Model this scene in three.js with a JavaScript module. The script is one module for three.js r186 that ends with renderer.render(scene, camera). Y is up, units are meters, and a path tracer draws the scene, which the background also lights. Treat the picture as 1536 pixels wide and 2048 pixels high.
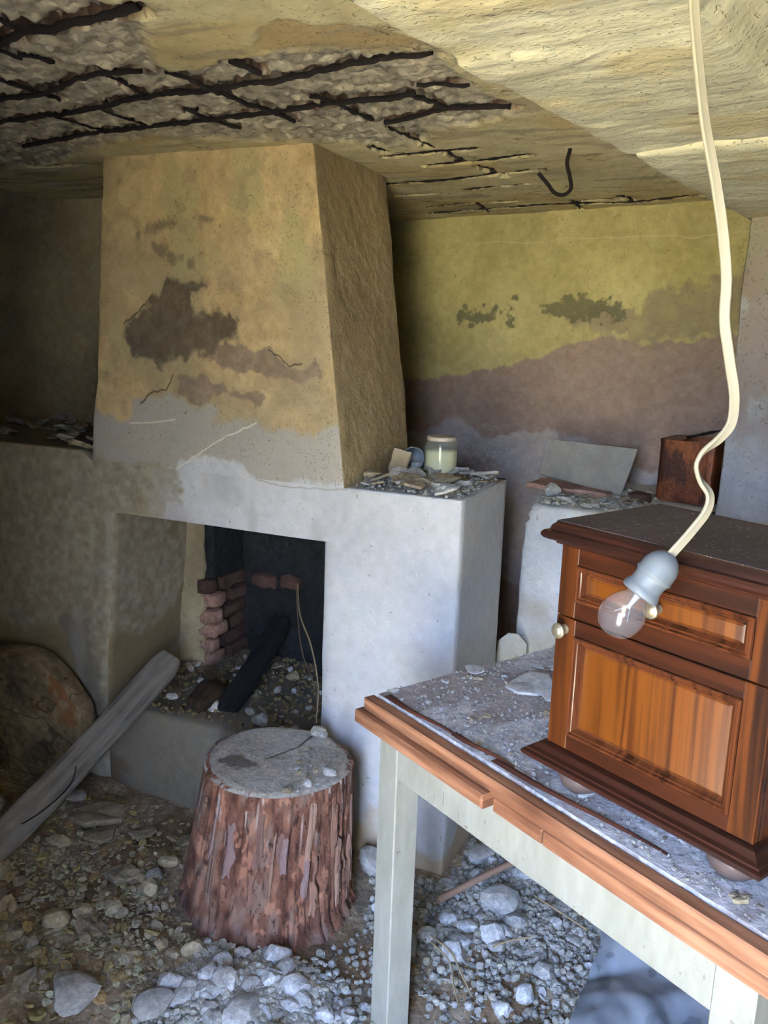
import * as THREE from 'three';
import { mergeGeometries, mergeVertices, toCreasedNormals } from 'three/addons/utils/BufferGeometryUtils.js';

// ---------------------------------------------------------------- camera, sky, sun, exposure
const scene = new THREE.Scene();
const renderer = new THREE.WebGLRenderer({ antialias: true });
renderer.toneMapping = THREE.LinearToneMapping;
renderer.toneMappingExposure = 4.8;
renderer.shadowMap.enabled = true;
renderer.shadowMap.type = THREE.PCFSoftShadowMap;

const camera = new THREE.PerspectiveCamera(62.99, 1536 / 2048, 0.05, 200);
{
  const right = new THREE.Vector3(0.9157086, 0.03308087, -0.40047897);
  const up = new THREE.Vector3(-0.11099984, 0.97865324, -0.17296492);
  const back = new THREE.Vector3(0.38620822, 0.20283857, 0.89983317);
  camera.quaternion.setFromRotationMatrix(new THREE.Matrix4().makeBasis(right, up, back));
  camera.position.set(0, 1.55, 0);
}
const SUN_DIR = new THREE.Vector3(0.62, 0.78, -0.03).normalize();
{ // clear air: pale towards the horizon, bluer overhead, the same all round
  const w = 64, h = 128, data = new Float32Array(w * h * 4);
  for (let j = 0; j < h; j++) {
    const e = Math.max(0, Math.sin(((j + 0.5) / h - 0.5) * Math.PI)), t = Math.pow(e, 0.55);
    const c = [0.62 + (0.24 - 0.62) * t, 0.77 + (0.43 - 0.77) * t, 1.08 + (1.0 - 1.08) * t];
    for (let i = 0; i < w; i++) data.set([c[0], c[1], c[2], 1], (j * w + i) * 4);
  }
  const air = new THREE.DataTexture(data, w, h, THREE.RGBAFormat, THREE.FloatType);
  air.mapping = THREE.EquirectangularReflectionMapping; air.magFilter = THREE.LinearFilter; air.needsUpdate = true;
  scene.background = air;
}
scene.backgroundIntensity = 16;
const sun = new THREE.DirectionalLight(0xfff0dc, 82);
sun.name = 'sun';
sun.position.copy(SUN_DIR).multiplyScalar(25);
sun.castShadow = true;
sun.shadow.mapSize.set(4096, 4096);
Object.assign(sun.shadow.camera, { left: -16, right: 16, top: 16, bottom: -16, near: 1, far: 60 });
scene.add(sun);

// ---------------------------------------------------------------- small library
const V3 = (x, y, z) => new THREE.Vector3(x, y, z);
let seedState = 20240611;
function rnd() { seedState = (seedState + 0x6d2b79f5) | 0; let t = Math.imul(seedState ^ (seedState >>> 15), 1 | seedState); t = (t + Math.imul(t ^ (t >>> 7), 61 | t)) ^ t; return ((t ^ (t >>> 14)) >>> 0) / 4294967296; }
const rr = (a, b) => a + (b - a) * rnd();
const clamp = (x, a = 0, b = 1) => Math.min(b, Math.max(a, x));
const lerp = (a, b, t) => a + (b - a) * t;
const sstep = (a, b, x) => { const t = clamp((x - a) / (b - a)); return t * t * (3 - 2 * t); };
function h2(x, y) { let h = Math.imul(x | 0, 374761393) + Math.imul(y | 0, 668265263) | 0; h = Math.imul(h ^ (h >>> 13), 1274126177); return ((h ^ (h >>> 16)) >>> 0) / 4294967296; }
function h3(x, y, z) { return h2(x + Math.imul(z | 0, 7919), y ^ Math.imul(z | 0, 104729)); }
function vn2(x, y, per = 0) {
  const ix = Math.floor(x), iy = Math.floor(y); let fx = x - ix, fy = y - iy, x0 = ix, x1 = ix + 1, y0 = iy, y1 = iy + 1;
  fx = fx * fx * (3 - 2 * fx); fy = fy * fy * (3 - 2 * fy);
  if (per) { x0 = ((x0 % per) + per) % per; x1 = ((x1 % per) + per) % per; y0 = ((y0 % per) + per) % per; y1 = ((y1 % per) + per) % per; }
  const a = h2(x0, y0), b = h2(x1, y0), c = h2(x0, y1), d = h2(x1, y1), p = a + (b - a) * fx, q = c + (d - c) * fx;
  return (p + (q - p) * fy) * 2 - 1;
}
function fbm2(x, y, oct = 4, per = 0) { let s = 0, a = 0.5; for (let i = 0; i < oct; i++) { s += a * vn2(x + i * 17, y + i * 31, per); x *= 2; y *= 2; per *= 2; a *= 0.5; } return s; }
function vn3(x, y, z) {
  const ix = Math.floor(x), iy = Math.floor(y), iz = Math.floor(z); let fx = x - ix, fy = y - iy, fz = z - iz;
  fx = fx * fx * (3 - 2 * fx); fy = fy * fy * (3 - 2 * fy); fz = fz * fz * (3 - 2 * fz);
  const a = h3(ix, iy, iz), b = h3(ix + 1, iy, iz), c = h3(ix, iy + 1, iz), d = h3(ix + 1, iy + 1, iz), p = a + (b - a) * fx, q = c + (d - c) * fx, m = p + (q - p) * fy;
  const e = h3(ix, iy, iz + 1), f = h3(ix + 1, iy, iz + 1), g = h3(ix, iy + 1, iz + 1), h = h3(ix + 1, iy + 1, iz + 1), r = e + (f - e) * fx, s = g + (h - g) * fx, n = r + (s - r) * fy;
  return (m + (n - m) * fz) * 2 - 1;
}
function fbm3(x, y, z, oct = 3) { let s = 0, a = 0.5; for (let i = 0; i < oct; i++) { s += a * vn3(x + i * 11, y + i * 5, z + i * 23); x *= 2.03; y *= 2.03; z *= 2.03; a *= 0.5; } return s; }
function sdPoly(x, y, P) {
  let d = 1e9, inside = false;
  for (let i = 0, j = P.length - 1; i < P.length; j = i++) {
    const [ax, ay] = P[j], [bx, by] = P[i], ex = bx - ax, ey = by - ay, wx = x - ax, wy = y - ay;
    const t = clamp((wx * ex + wy * ey) / (ex * ex + ey * ey + 1e-12)), dx = wx - ex * t, dy = wy - ey * t;
    d = Math.min(d, dx * dx + dy * dy);
    if ((by > y) !== (ay > y) && x < ((ax - bx) * (y - by)) / (ay - by) + bx) inside = !inside;
  }
  return (inside ? -1 : 1) * Math.sqrt(d);
}
function dLine(x, y, P) {
  let d = 1e9;
  for (let i = 1; i < P.length; i++) {
    const [ax, ay] = P[i - 1], [bx, by] = P[i], ex = bx - ax, ey = by - ay, wx = x - ax, wy = y - ay;
    const t = clamp((wx * ex + wy * ey) / (ex * ex + ey * ey + 1e-12)), dx = wx - ex * t, dy = wy - ey * t;
    d = Math.min(d, dx * dx + dy * dy);
  }
  return Math.sqrt(d);
}
const bboxes = new Map();
const near = (x, y, P, m) => { let b = bboxes.get(P); if (!b) { const xs = P.map((p) => p[0]), ys = P.map((p) => p[1]); b = [Math.min(...xs), Math.max(...xs), Math.min(...ys), Math.max(...ys)]; bboxes.set(P, b); } return x > b[0] - m && x < b[1] + m && y > b[2] - m && y < b[3] + m; };
const yOn = (P, x) => { for (let i = 1; i < P.length; i++) if (x <= P[i][0] || i === P.length - 1) return lerp(P[i - 1][1], P[i][1], clamp((x - P[i - 1][0]) / (P[i][0] - P[i - 1][0]))); return P[0][1]; };
const mixc = (a, b, t) => { a[0] += (b[0] - a[0]) * t; a[1] += (b[1] - a[1]) * t; a[2] += (b[2] - a[2]) * t; return a; };
// a colour texture over [x0,x1] x [y0,y1] metres; fn(x, y) gives sRGB 0..1
function colorMap(w, h, box, fn, tile = false) {
  const [x0, x1, y0, y1] = box, data = new Uint8Array(w * h * 4);
  for (let j = 0; j < h; j++) for (let i = 0; i < w; i++) {
    const c = fn(x0 + ((i + 0.5) / w) * (x1 - x0), y0 + ((j + 0.5) / h) * (y1 - y0)), o = (j * w + i) * 4;
    data[o] = clamp(c[0]) * 255; data[o + 1] = clamp(c[1]) * 255; data[o + 2] = clamp(c[2]) * 255; data[o + 3] = 255;
  }
  const t = new THREE.DataTexture(data, w, h); t.colorSpace = THREE.SRGBColorSpace;
  return finish(t, box, tile);
}
function finish(t, [x0, x1, y0, y1], tile) {
  t.magFilter = THREE.LinearFilter; t.minFilter = THREE.LinearMipmapLinearFilter; t.generateMipmaps = true;
  t.wrapS = t.wrapT = tile ? THREE.RepeatWrapping : THREE.MirroredRepeatWrapping;
  t.repeat.set(1 / (x1 - x0), 1 / (y1 - y0)); t.offset.set(-x0 / (x1 - x0), -y0 / (y1 - y0)); t.needsUpdate = true;
  return t;
}
function greyMap(w, h, size, fn) { // tiles every size metres; fn(u, v) in 0..1
  const data = new Uint8Array(w * h * 4);
  for (let j = 0; j < h; j++) for (let i = 0; i < w; i++) { const c = clamp(fn(i / w, j / h)) * 255, o = (j * w + i) * 4; data[o] = data[o + 1] = data[o + 2] = c; data[o + 3] = 255; }
  return finish(new THREE.DataTexture(data, w, h), [0, size, 0, size], true);
}
const rescaled = (t, sx, sy = sx) => { const c = t.clone(); c.repeat.set(1 / sx, 1 / sy); c.offset.set(0, 0); c.needsUpdate = true; return c; };

// scene graph
const taken = {};
function numbered(n) { const k = taken[n] ?? -1; taken[n] = k + 1; return k < 0 ? n : n + '_' + String(k + 1).padStart(3, '0'); }
function shadows(o) { o.castShadow = true; o.receiveShadow = true; return o; }
function tag(o, label, category, group, kind) { Object.assign(o.userData, { label, category }); if (group) o.userData.group = group; if (kind) o.userData.kind = kind; return o; }
function mesh(name, geo, mat, parent) { const m = shadows(new THREE.Mesh(geo, mat)); m.name = parent ? name : numbered(name); (parent ?? scene).add(m); return m; }
function struct(name, geo, mat, label) { const m = mesh(name, geo, mat); m.userData.kind = 'structure'; if (label) m.userData.label = label; return m; }
function thing(name, label, category, pos = [0, 0, 0], turn = 0, group) { const g = new THREE.Group(); g.name = numbered(name); g.position.set(...pos); g.rotation.y = turn; scene.add(g); return tag(g, label, category, group); }

// geometry
function smoothNormals(geo, crease = -2) {
  const p = geo.attributes.position, idx = geo.index, map = new Map(), key = new Int32Array(p.count); let n = 0;
  for (let i = 0; i < p.count; i++) { const k = Math.round(p.getX(i) * 20000) + '_' + Math.round(p.getY(i) * 20000) + '_' + Math.round(p.getZ(i) * 20000); let v = map.get(k); if (v === undefined) { v = n++; map.set(k, v); } key[i] = v; }
  const acc = new Float32Array(n * 3), a = V3(), b = V3(), c = V3();
  for (let f = 0; f < idx.count; f += 3) {
    const i = idx.getX(f), j = idx.getX(f + 1), k = idx.getX(f + 2);
    a.fromBufferAttribute(p, i); b.fromBufferAttribute(p, j).sub(a); c.fromBufferAttribute(p, k).sub(a); b.cross(c);
    for (const q of [i, j, k]) { acc[key[q] * 3] += b.x; acc[key[q] * 3 + 1] += b.y; acc[key[q] * 3 + 2] += b.z; }
  }
  const out = new Float32Array(p.count * 3);
  for (let i = 0; i < p.count; i++) { a.set(acc[key[i] * 3], acc[key[i] * 3 + 1], acc[key[i] * 3 + 2]).normalize(); out.set([a.x, a.y, a.z], i * 3); }
  geo.setAttribute('normal', new THREE.BufferAttribute(out, 3));
  return geo;
}
function fromArrays(pos, uv, idx) {
  const g = new THREE.BufferGeometry();
  g.setAttribute('position', new THREE.Float32BufferAttribute(pos, 3)); g.setAttribute('uv', new THREE.Float32BufferAttribute(uv, 2)); g.setIndex(idx);
  return g;
}
const has = (list, s) => (' ' + list + ' ').includes(' ' + s + ' ');
// a masonry or wooden block with rounded arrises and an uneven face, in the frame's own metres
function roughBox({ min, max, cell = 0.02, r = 0.01, skip = '', sharp = '', amp = 0.003, freq = 6, oct = 3, warp, uvx = 0, disp, only, analytic }) {
  const c = [0, 1, 2].map((k) => (min[k] + max[k]) / 2), hs = [0, 1, 2].map((k) => (max[k] - min[k]) / 2), ax = 'xyz';
  const pos = [], uv = [], idx = [], nrm = [], rad = Math.min(r, ...hs.map((h) => h * 0.98));
  for (let k = 0; k < 3; k++) for (const s of [-1, 1]) {
    const tag_ = (s < 0 ? '-' : '+') + ax[k];
    if (has(skip, tag_) || (only && !has(only, tag_))) continue;
    const u = (k + 1) % 3, v = (k + 2) % 3, nu = Math.max(2, Math.round((2 * hs[u]) / cell)), nv = Math.max(2, Math.round((2 * hs[v]) / cell)), start = pos.length / 3;
    for (let j = 0; j <= nv; j++) for (let i = 0; i <= nu; i++) {
      const ed = (t, n, h) => { const e = Math.min(0.3, (rad * 0.45) / (2 * h)); if (n < 6) return t; return t < 1.01 / n ? (t < 0.5 / n ? 0 : e) : t > 1 - 1.01 / n ? (t > 1 - 0.5 / n ? 1 : 1 - e) : t; };
      const p = [0, 0, 0]; p[k] = s * hs[k]; p[u] = (ed(i / nu, nu, hs[u]) * 2 - 1) * hs[u]; p[v] = (ed(j / nv, nv, hs[v]) * 2 - 1) * hs[v];
      const q = p.map((x, a) => { const lo = has(skip + ' ' + sharp, '-' + ax[a]) ? -hs[a] : -hs[a] + rad, hi = has(skip + ' ' + sharp, '+' + ax[a]) ? hs[a] : hs[a] - rad; return clamp(x, lo, hi); });
      const n = [p[0] - q[0], p[1] - q[1], p[2] - q[2]], L = Math.hypot(...n);
      if (L > 1e-9) { for (let a = 0; a < 3; a++) { n[a] /= L; p[a] = q[a] + n[a] * rad; } } else { n[0] = n[1] = n[2] = 0; n[k] = s; }
      let w = [p[0] + c[0], p[1] + c[1], p[2] + c[2]];
      const t0 = k === 2 ? [w[0], w[1]] : k === 0 ? [w[2] + uvx, w[1]] : [w[0], w[2]];
      if (warp) w = warp(w);
      const d = amp * fbm3(w[0] * freq, w[1] * freq, w[2] * freq, oct) + (disp ? disp(w, n) : 0);
      pos.push(w[0] + n[0] * d, w[1] + n[1] * d, w[2] + n[2] * d); uv.push(...t0);
      if (analytic) { const e = 0.006, F = (x, y, z) => amp * fbm3(x * freq, y * freq, z * freq, oct), gr = [0, 1, 2].map((a) => { const o = [0, 0, 0]; o[a] = e; return (F(w[0] + o[0], w[1] + o[1], w[2] + o[2]) - F(w[0] - o[0], w[1] - o[1], w[2] - o[2])) / (2 * e); }), dn = gr[0] * n[0] + gr[1] * n[1] + gr[2] * n[2], N = V3(n[0] - gr[0] + dn * n[0], n[1] - gr[1] + dn * n[1], n[2] - gr[2] + dn * n[2]).normalize(); nrm.push(N.x, N.y, N.z); }
    }
    for (let j = 0; j < nv; j++) for (let i = 0; i < nu; i++) {
      const a = start + j * (nu + 1) + i, b = a + 1, e = a + nu + 1, f = e + 1;
      if (s > 0) idx.push(a, b, f, a, f, e); else idx.push(a, f, b, a, e, f);
    }
  }
  const g = fromArrays(pos, uv, idx);
  if (analytic) { g.setAttribute('normal', new THREE.Float32BufferAttribute(nrm, 3)); return g; }
  return smoothNormals(g);
}
function joined(list) { return smoothNormals(mergeGeometries(list.map((g) => { g.deleteAttribute('normal'); return g; }))); }
function grid(nu, nv, fn) { // fn(s, t) -> [x, y, z, u, v]
  const pos = [], uv = [], idx = [];
  for (let j = 0; j <= nv; j++) for (let i = 0; i <= nu; i++) { const q = fn(i / nu, j / nv); pos.push(q[0], q[1], q[2]); uv.push(q[3], q[4]); }
  for (let j = 0; j < nv; j++) for (let i = 0; i < nu; i++) { const a = j * (nu + 1) + i, b = a + 1, e = a + nu + 1, f = e + 1; idx.push(a, b, f, a, f, e); }
  return fromArrays(pos, uv, idx);
}
function box(x0, x1, y0, y1, z0, z1) { const g = new THREE.BoxGeometry(x1 - x0, y1 - y0, z1 - z0); g.translate((x0 + x1) / 2, (y0 + y1) / 2, (z0 + z1) / 2); metricUV(g); return g; }
function metricUV(g) {
  const p = g.attributes.position, n = g.attributes.normal, uv = new Float32Array(p.count * 2);
  for (let i = 0; i < p.count; i++) {
    const ax = Math.abs(n.getX(i)), ay = Math.abs(n.getY(i)), az = Math.abs(n.getZ(i));
    uv.set(az >= ax && az >= ay ? [p.getX(i), p.getY(i)] : ax >= ay ? [p.getZ(i), p.getY(i)] : [p.getX(i), p.getZ(i)], i * 2);
  }
  g.setAttribute('uv', new THREE.BufferAttribute(uv, 2));
  return g;
}
function tube(points, r, seg = 0, rad = 6, closed = false) { return new THREE.TubeGeometry(new THREE.CatmullRomCurve3(points.map((p) => V3(...p))), seg || points.length * 4, r, rad, closed); }
// rings of rectangles joined from one to the next: a panel with a moulded border, or a moulded slab
function rings(list, capFirst, capLast, axis = 'z') { // each ring: [x0, x1, y0, y1, z]
  const pos = [], quad = (a, b, c, d) => pos.push(...a, ...b, ...c, ...a, ...c, ...d);
  const pt = (r) => { const [x0, x1, y0, y1, z] = r; return axis === 'z' ? [[x0, y0, z], [x1, y0, z], [x1, y1, z], [x0, y1, z]] : [[x0, z, y1], [x1, z, y1], [x1, z, y0], [x0, z, y0]]; };
  for (let i = 1; i < list.length; i++) { const A = pt(list[i - 1]), B = pt(list[i]); for (let k = 0; k < 4; k++) { const m = (k + 1) % 4; quad(A[k], A[m], B[m], B[k]); } }
  if (capFirst) { const A = pt(list[0]); quad(A[0], A[3], A[2], A[1]); }
  if (capLast) { const A = pt(list[list.length - 1]); quad(A[0], A[1], A[2], A[3]); }
  const g = new THREE.BufferGeometry(); g.setAttribute('position', new THREE.Float32BufferAttribute(pos, 3));
  g.computeVertexNormals(); metricUV(g);
  return toCreasedNormals(g, 0.55);
}
function chamferBox(x0, x1, y0, y1, z0, z1, c = 0.002) {
  return rings([[x0 + c, x1 - c, y0 + c, y1 - c, z0], [x0, x1, y0, y1, z0 + c], [x0, x1, y0, y1, z1 - c], [x0 + c, x1 - c, y0 + c, y1 - c, z1]], true, true);
}
function lathe(profile, seg = 40) { return new THREE.LatheGeometry(profile.map(([x, y]) => new THREE.Vector2(x, y)), seg); }

// ---------------------------------------------------------------- materials
const ROOM = -13 * Math.PI / 180;                      // the room's own axes are turned against the fireplace
const room = (a, b) => [a * 0.9744 - b * 0.225, a * 0.225 + b * 0.9744]; // room metres -> world x, z
const plasterBump = greyMap(768, 768, 0.7, (u, v) => { const n = fbm2(u * 12, v * 12, 6, 12), p = vn2(u * 96, v * 96, 96); return 0.5 + n * 0.55 + (p > 0.72 ? -0.25 : 0); });
const coarseBump = greyMap(768, 768, 0.5, (u, v) => { const n = fbm2(u * 16, v * 16, 5, 16), r = Math.abs(vn2(u * 24 + 5, v * 24, 24)); return 0.45 + n * 0.4 + r * 0.25; });
const brushBump = greyMap(512, 512, 0.5, (u, v) => 0.5 + 0.45 * fbm2(u * 40, v * 5, 4, 0) + 0.15 * fbm2(u * 60, v * 60, 2));
const std = (o) => new THREE.MeshStandardMaterial({ roughness: 0.95, metalness: 0, ...o });
const WASH = [0.715, 0.71, 0.695], OCHRE = [0.745, 0.645, 0.465];

const hood = {
  dark: [[-1.814, 1.553], [-1.725, 1.614], [-1.676, 1.673], [-1.644, 1.71], [-1.597, 1.715], [-1.557, 1.698], [-1.483, 1.698], [-1.478, 1.682], [-1.548, 1.67], [-1.534, 1.601], [-1.449, 1.603], [-1.367, 1.587], [-1.371, 1.548], [-1.43, 1.518], [-1.49, 1.479], [-1.613, 1.474], [-1.666, 1.447], [-1.762, 1.464], [-1.816, 1.501]],
  brown1: [[-1.51, 1.482], [-1.43, 1.53], [-1.372, 1.512], [-1.295, 1.497], [-1.249, 1.511], [-1.184, 1.467], [-1.12, 1.462], [-1.081, 1.499], [-1.075, 1.437], [-1.165, 1.421], [-1.257, 1.43], [-1.42, 1.453]],
  brown2: [[-1.608, 1.424], [-1.562, 1.428], [-1.49, 1.417], [-1.411, 1.383], [-1.333, 1.379], [-1.257, 1.372], [-1.294, 1.339], [-1.352, 1.354], [-1.431, 1.374], [-1.512, 1.34], [-1.599, 1.356]],
  grey: [[-1.99, 1.29], [-1.858, 1.288], [-1.791, 1.27], [-1.767, 1.316], [-1.717, 1.349], [-1.615, 1.364], [-1.563, 1.337], [-1.461, 1.326], [-1.451, 1.289], [-1.323, 1.298], [-1.2, 1.294], [-1.153, 1.269], [-0.99, 1.312], [-0.99, 0.9], [-2.1, 0.9]],
  top: [[[-1.704, 1.807], [-1.647, 1.799], [-1.581, 1.766], [-1.627, 1.753], [-1.689, 1.771]], [[-1.766, 1.845], [-1.728, 1.862], [-1.614, 1.878], [-1.605, 1.864], [-1.708, 1.844], [-1.761, 1.829]], [[-1.51, 1.891], [-1.447, 1.878], [-1.452, 1.866], [-1.5, 1.879]], [[-1.556, 1.754], [-1.531, 1.758], [-1.537, 1.738], [-1.557, 1.734]]],
  cracks: [[[-1.75, 1.325], [-1.716, 1.358], [-1.646, 1.379], [-1.619, 1.423]], [[-1.824, 1.57], [-1.757, 1.613], [-1.708, 1.656]], [[-1.248, 1.504], [-1.221, 1.493], [-1.179, 1.464], [-1.138, 1.473]]],
  scratches: [[[-1.62, 1.096], [-1.609, 1.133], [-1.452, 1.233], [-1.313, 1.294]], [[-1.791, 1.262], [-1.7, 1.27], [-1.61, 1.285]]],
};
const speck = (x, y, f, th) => (vn2(x * f, y * f) > th ? 1 : 0);
function ragged(x, y, poly, soft, amp, f = 28) { return near(x, y, poly, soft + amp * 2) ? sstep(soft, -soft, sdPoly(x, y, poly) + amp * fbm2(x * f, y * f, 4) * 2) : 0; }
// the front wall round the opening: whitewash, its shaded left part painted brown
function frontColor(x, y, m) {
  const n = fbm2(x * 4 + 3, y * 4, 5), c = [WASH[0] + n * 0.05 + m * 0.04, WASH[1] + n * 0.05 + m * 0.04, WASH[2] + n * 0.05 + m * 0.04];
  const bare = sstep(0.03, -0.03, x + 1.60 + 0.40 * fbm2(x * 2.2 + 1, y * 2.2, 4) + 0.12 * fbm2(x * 22, y * 22 + 5, 4));  // mask of the shade painted over the left of the wall
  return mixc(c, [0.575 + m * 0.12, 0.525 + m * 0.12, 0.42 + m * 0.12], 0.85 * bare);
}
const hoodMap = colorMap(900, 900, [-2.02, -1.0, 1.08, 2.1], (x, y) => {
  const n = fbm2(x * 5, y * 5, 5), m = fbm2(x * 40 + 9, y * 40, 3), c = [OCHRE[0] + n * 0.10 + m * 0.07, OCHRE[1] + n * 0.10 + m * 0.07, OCHRE[2] + n * 0.08 + m * 0.06];
  mixc(c, [0.57, 0.51, 0.40], 0.6 * sstep(-0.1, 0.35, fbm2(x * 3.1 + 20, y * 3.1 + 4, 4)));
  mixc(c, [0.66, 0.62, 0.44], 0.6 * sstep(0.0, 0.3, fbm2(x * 7 + 3, y * 4 + 40, 4)));
  mixc(c, [0.54, 0.47, 0.36], 0.3 * sstep(0.05, 0.4, fbm2(x * 22, y * 22 + 8, 4)));
  mixc(c, [0.63, 0.605, 0.565], 0.9 * ragged(x, y, hood.grey, 0.016, 0.02, 18));
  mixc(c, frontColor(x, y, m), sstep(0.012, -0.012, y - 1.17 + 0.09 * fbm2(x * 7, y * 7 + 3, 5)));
  const br = 0.5 + m * 0.1;
  mixc(c, [0.50 * br * 2, 0.43 * br * 2, 0.36 * br * 2], 0.85 * Math.max(ragged(x, y, hood.brown1, 0.008, 0.014), ragged(x, y, hood.brown2, 0.006, 0.012)));
  mixc(c, [0.36 + m * 0.09, 0.315 + m * 0.09, 0.25 + m * 0.08], 0.93 * ragged(x, y, hood.dark, 0.012, 0.018));
  for (const p of hood.top) mixc(c, [0.42, 0.37, 0.30], 0.7 * ragged(x, y, p, 0.012, 0.012, 40));
  for (const p of hood.cracks) mixc(c, [0.30, 0.25, 0.19], 0.8 * sstep(0.0045, 0.001, dLine(x + 0.008 * fbm2(x * 60, y * 60, 2), y + 0.008 * fbm2(x * 60 + 7, y * 60, 2), p)));
  for (const p of hood.scratches) mixc(c, [0.86, 0.82, 0.74], 0.7 * sstep(0.004, 0.0012, dLine(x + 0.006 * vn2(x * 50, y * 50), y, p)));
  mixc(c, [0.42, 0.34, 0.24], 0.6 * speck(x, y, 130, 0.9));
  return c;
});
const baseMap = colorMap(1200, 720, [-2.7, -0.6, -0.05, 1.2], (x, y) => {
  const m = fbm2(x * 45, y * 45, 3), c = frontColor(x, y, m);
  mixc(c, [0.50, 0.44, 0.31], 0.7 * sstep(0.0, 0.12, fbm2(x * 3 + 40, y * 3 + 2, 4)) * sstep(-1.9, -2.0, x));
  mixc(c, [0.42, 0.40, 0.36], 0.6 * ragged(x, y, [[-2.06, 0.55], [-1.97, 0.57], [-1.9, 0.4], [-1.93, 0.22], [-2.0, 0.3]], 0.02, 0.03, 14));
  mixc(c, [0.62, 0.60, 0.57], 0.5 * sstep(0.12, 0.45, fbm2(x * 9, y * 2.6 + 3, 4)));
  mixc(c, [0.55, 0.50, 0.44], 0.75 * speck(x, y, 70, 0.93));
  mixc(c, [0.66, 0.56, 0.42], 0.75 * ragged(x, y, [[-1.14, -0.1], [-0.6, -0.1], [-0.6, 0.05], [-0.9, 0.13], [-1.02, 0.09], [-1.14, 0.16]], 0.03, 0.04, 12));
  const ck = dLine(x + 0.006 * fbm2(x * 50, y * 50, 2), y + 0.006 * fbm2(x * 50 + 3, y * 50, 2), [[-1.32, 1.128], [-1.24, 1.116], [-1.1, 1.12], [-1.02, 1.127]]);
  mixc(c, [0.55, 0.5, 0.44], 0.6 * sstep(0.003, 0.0008, ck));
  return c;
});
const wall = {
  damp: [[-2.6, 1.36], [-2.251, 1.377], [-2.062, 1.4], [-1.934, 1.412], [-1.812, 1.434], [-1.696, 1.47], [-1.584, 1.5], [-1.499, 1.538], [-1.437, 1.569], [-1.315, 1.593], [-1.254, 1.579], [-1.173, 1.558], [-1.08, 1.574], [-0.946, 1.592], [-0.6, 1.625]],
  mott: [[-1.445, 1.656], [-1.388, 1.723], [-1.307, 1.723], [-1.223, 1.677], [-1.167, 1.687], [-1.133, 1.732], [-1.054, 1.767], [-0.975, 1.788], [-0.883, 1.808], [-0.6, 1.89], [-0.6, 1.61], [-0.946, 1.592], [-1.08, 1.574], [-1.173, 1.558], [-1.295, 1.597], [-1.38, 1.638]],
  green: [[-1.544, 1.693], [-1.493, 1.732], [-1.448, 1.761], [-1.408, 1.723], [-1.287, 1.723], [-1.243, 1.681], [-1.301, 1.658], [-1.404, 1.666], [-1.444, 1.646], [-1.499, 1.665]],
  g2: [[-1.986, 1.638], [-1.951, 1.691], [-1.913, 1.671], [-1.852, 1.676], [-1.794, 1.692], [-1.797, 1.656], [-1.874, 1.63], [-1.923, 1.634]],
  g3: [[-1.73, 1.702], [-1.702, 1.717], [-1.703, 1.653], [-1.72, 1.642]],
};
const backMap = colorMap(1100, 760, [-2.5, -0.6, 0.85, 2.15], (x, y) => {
  const n = fbm2(x * 4, y * 4 + 7, 5), m = fbm2(x * 42, y * 42 + 5, 3), c = [0.72 + n * 0.09 + m * 0.06, 0.665 + n * 0.09 + m * 0.06, 0.445 + n * 0.08 + m * 0.05];
  const yl = yOn(wall.damp, x) + 0.02 * fbm2(x * 14, 3, 4);
  mixc(c, [0.60 + m * 0.06, 0.505 + m * 0.06, 0.46 + m * 0.06], 0.9 * sstep(0.006, -0.01, y - yl + 0.012 * fbm2(x * 40, y * 40, 3)));
  mixc(c, [0.71 + m * 0.05, 0.68 + m * 0.05, 0.66 + m * 0.05], 0.7 * sstep(0.015, -0.015, y - 1.14 + 0.14 * fbm2(x * 5 + 2, y * 5, 5)));  // paler foot: whitish wall, with the light falling low on it painted in
  mixc(c, [0.55, 0.485, 0.40], 0.8 * ragged(x, y, wall.mott, 0.02, 0.03) * (0.72 + 0.5 * fbm2(x * 25, y * 25, 3)));
  for (const p of [wall.green, wall.g2, wall.g3]) mixc(c, [0.38, 0.37, 0.27], 0.72 * ragged(x, y, p, 0.012, 0.035, 34));
  mixc(c, [0.40, 0.33, 0.25], 0.55 * speck(x, y, 95, 0.94));
  mixc(c, [0.82, 0.78, 0.66], 0.4 * sstep(0.004, 0.001, Math.abs(y - 1.955 - 0.02 * fbm2(x * 6, 1, 3))) * sstep(-1.95, -1.9, x));
  return c;
});
const plainMap = colorMap(640, 640, [0, 2, 0, 2], (x, y) => { const n = fbm2(x * 4, y * 4, 5, 8), m = fbm2(x * 40, y * 40, 3, 80); const c = [0.60 + n * 0.1 + m * 0.06, 0.545 + n * 0.1 + m * 0.06, 0.43 + n * 0.09 + m * 0.06]; return mixc(c, [0.42, 0.36, 0.28], 0.6 * speck(x, y, 80, 0.93)); }, true);
const pierMap = colorMap(512, 448, [-0.8, 0.6, 0.85, 2.05], (x, y) => {
  const n = fbm2(x * 6, y * 6, 5), m = fbm2(x * 45, y * 45, 3), c = [0.70 + n * 0.07 + m * 0.05, 0.69 + n * 0.07 + m * 0.05, 0.67 + n * 0.07 + m * 0.05];
  mixc(c, [0.60, 0.56, 0.47], 0.9 * sstep(-0.01, 0.02, y - 1.72 + 0.06 * fbm2(x * 9, y * 9, 4)));
  mixc(c, [0.63, 0.55, 0.50], 0.75 * sstep(-0.05, 0.15, fbm2(x * 8 + 5, y * 4 + 2, 4)) * sstep(1.15, 1.4, y));
  return mixc(c, [0.45, 0.38, 0.32], 0.6 * speck(x, y, 90, 0.93));
});
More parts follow.
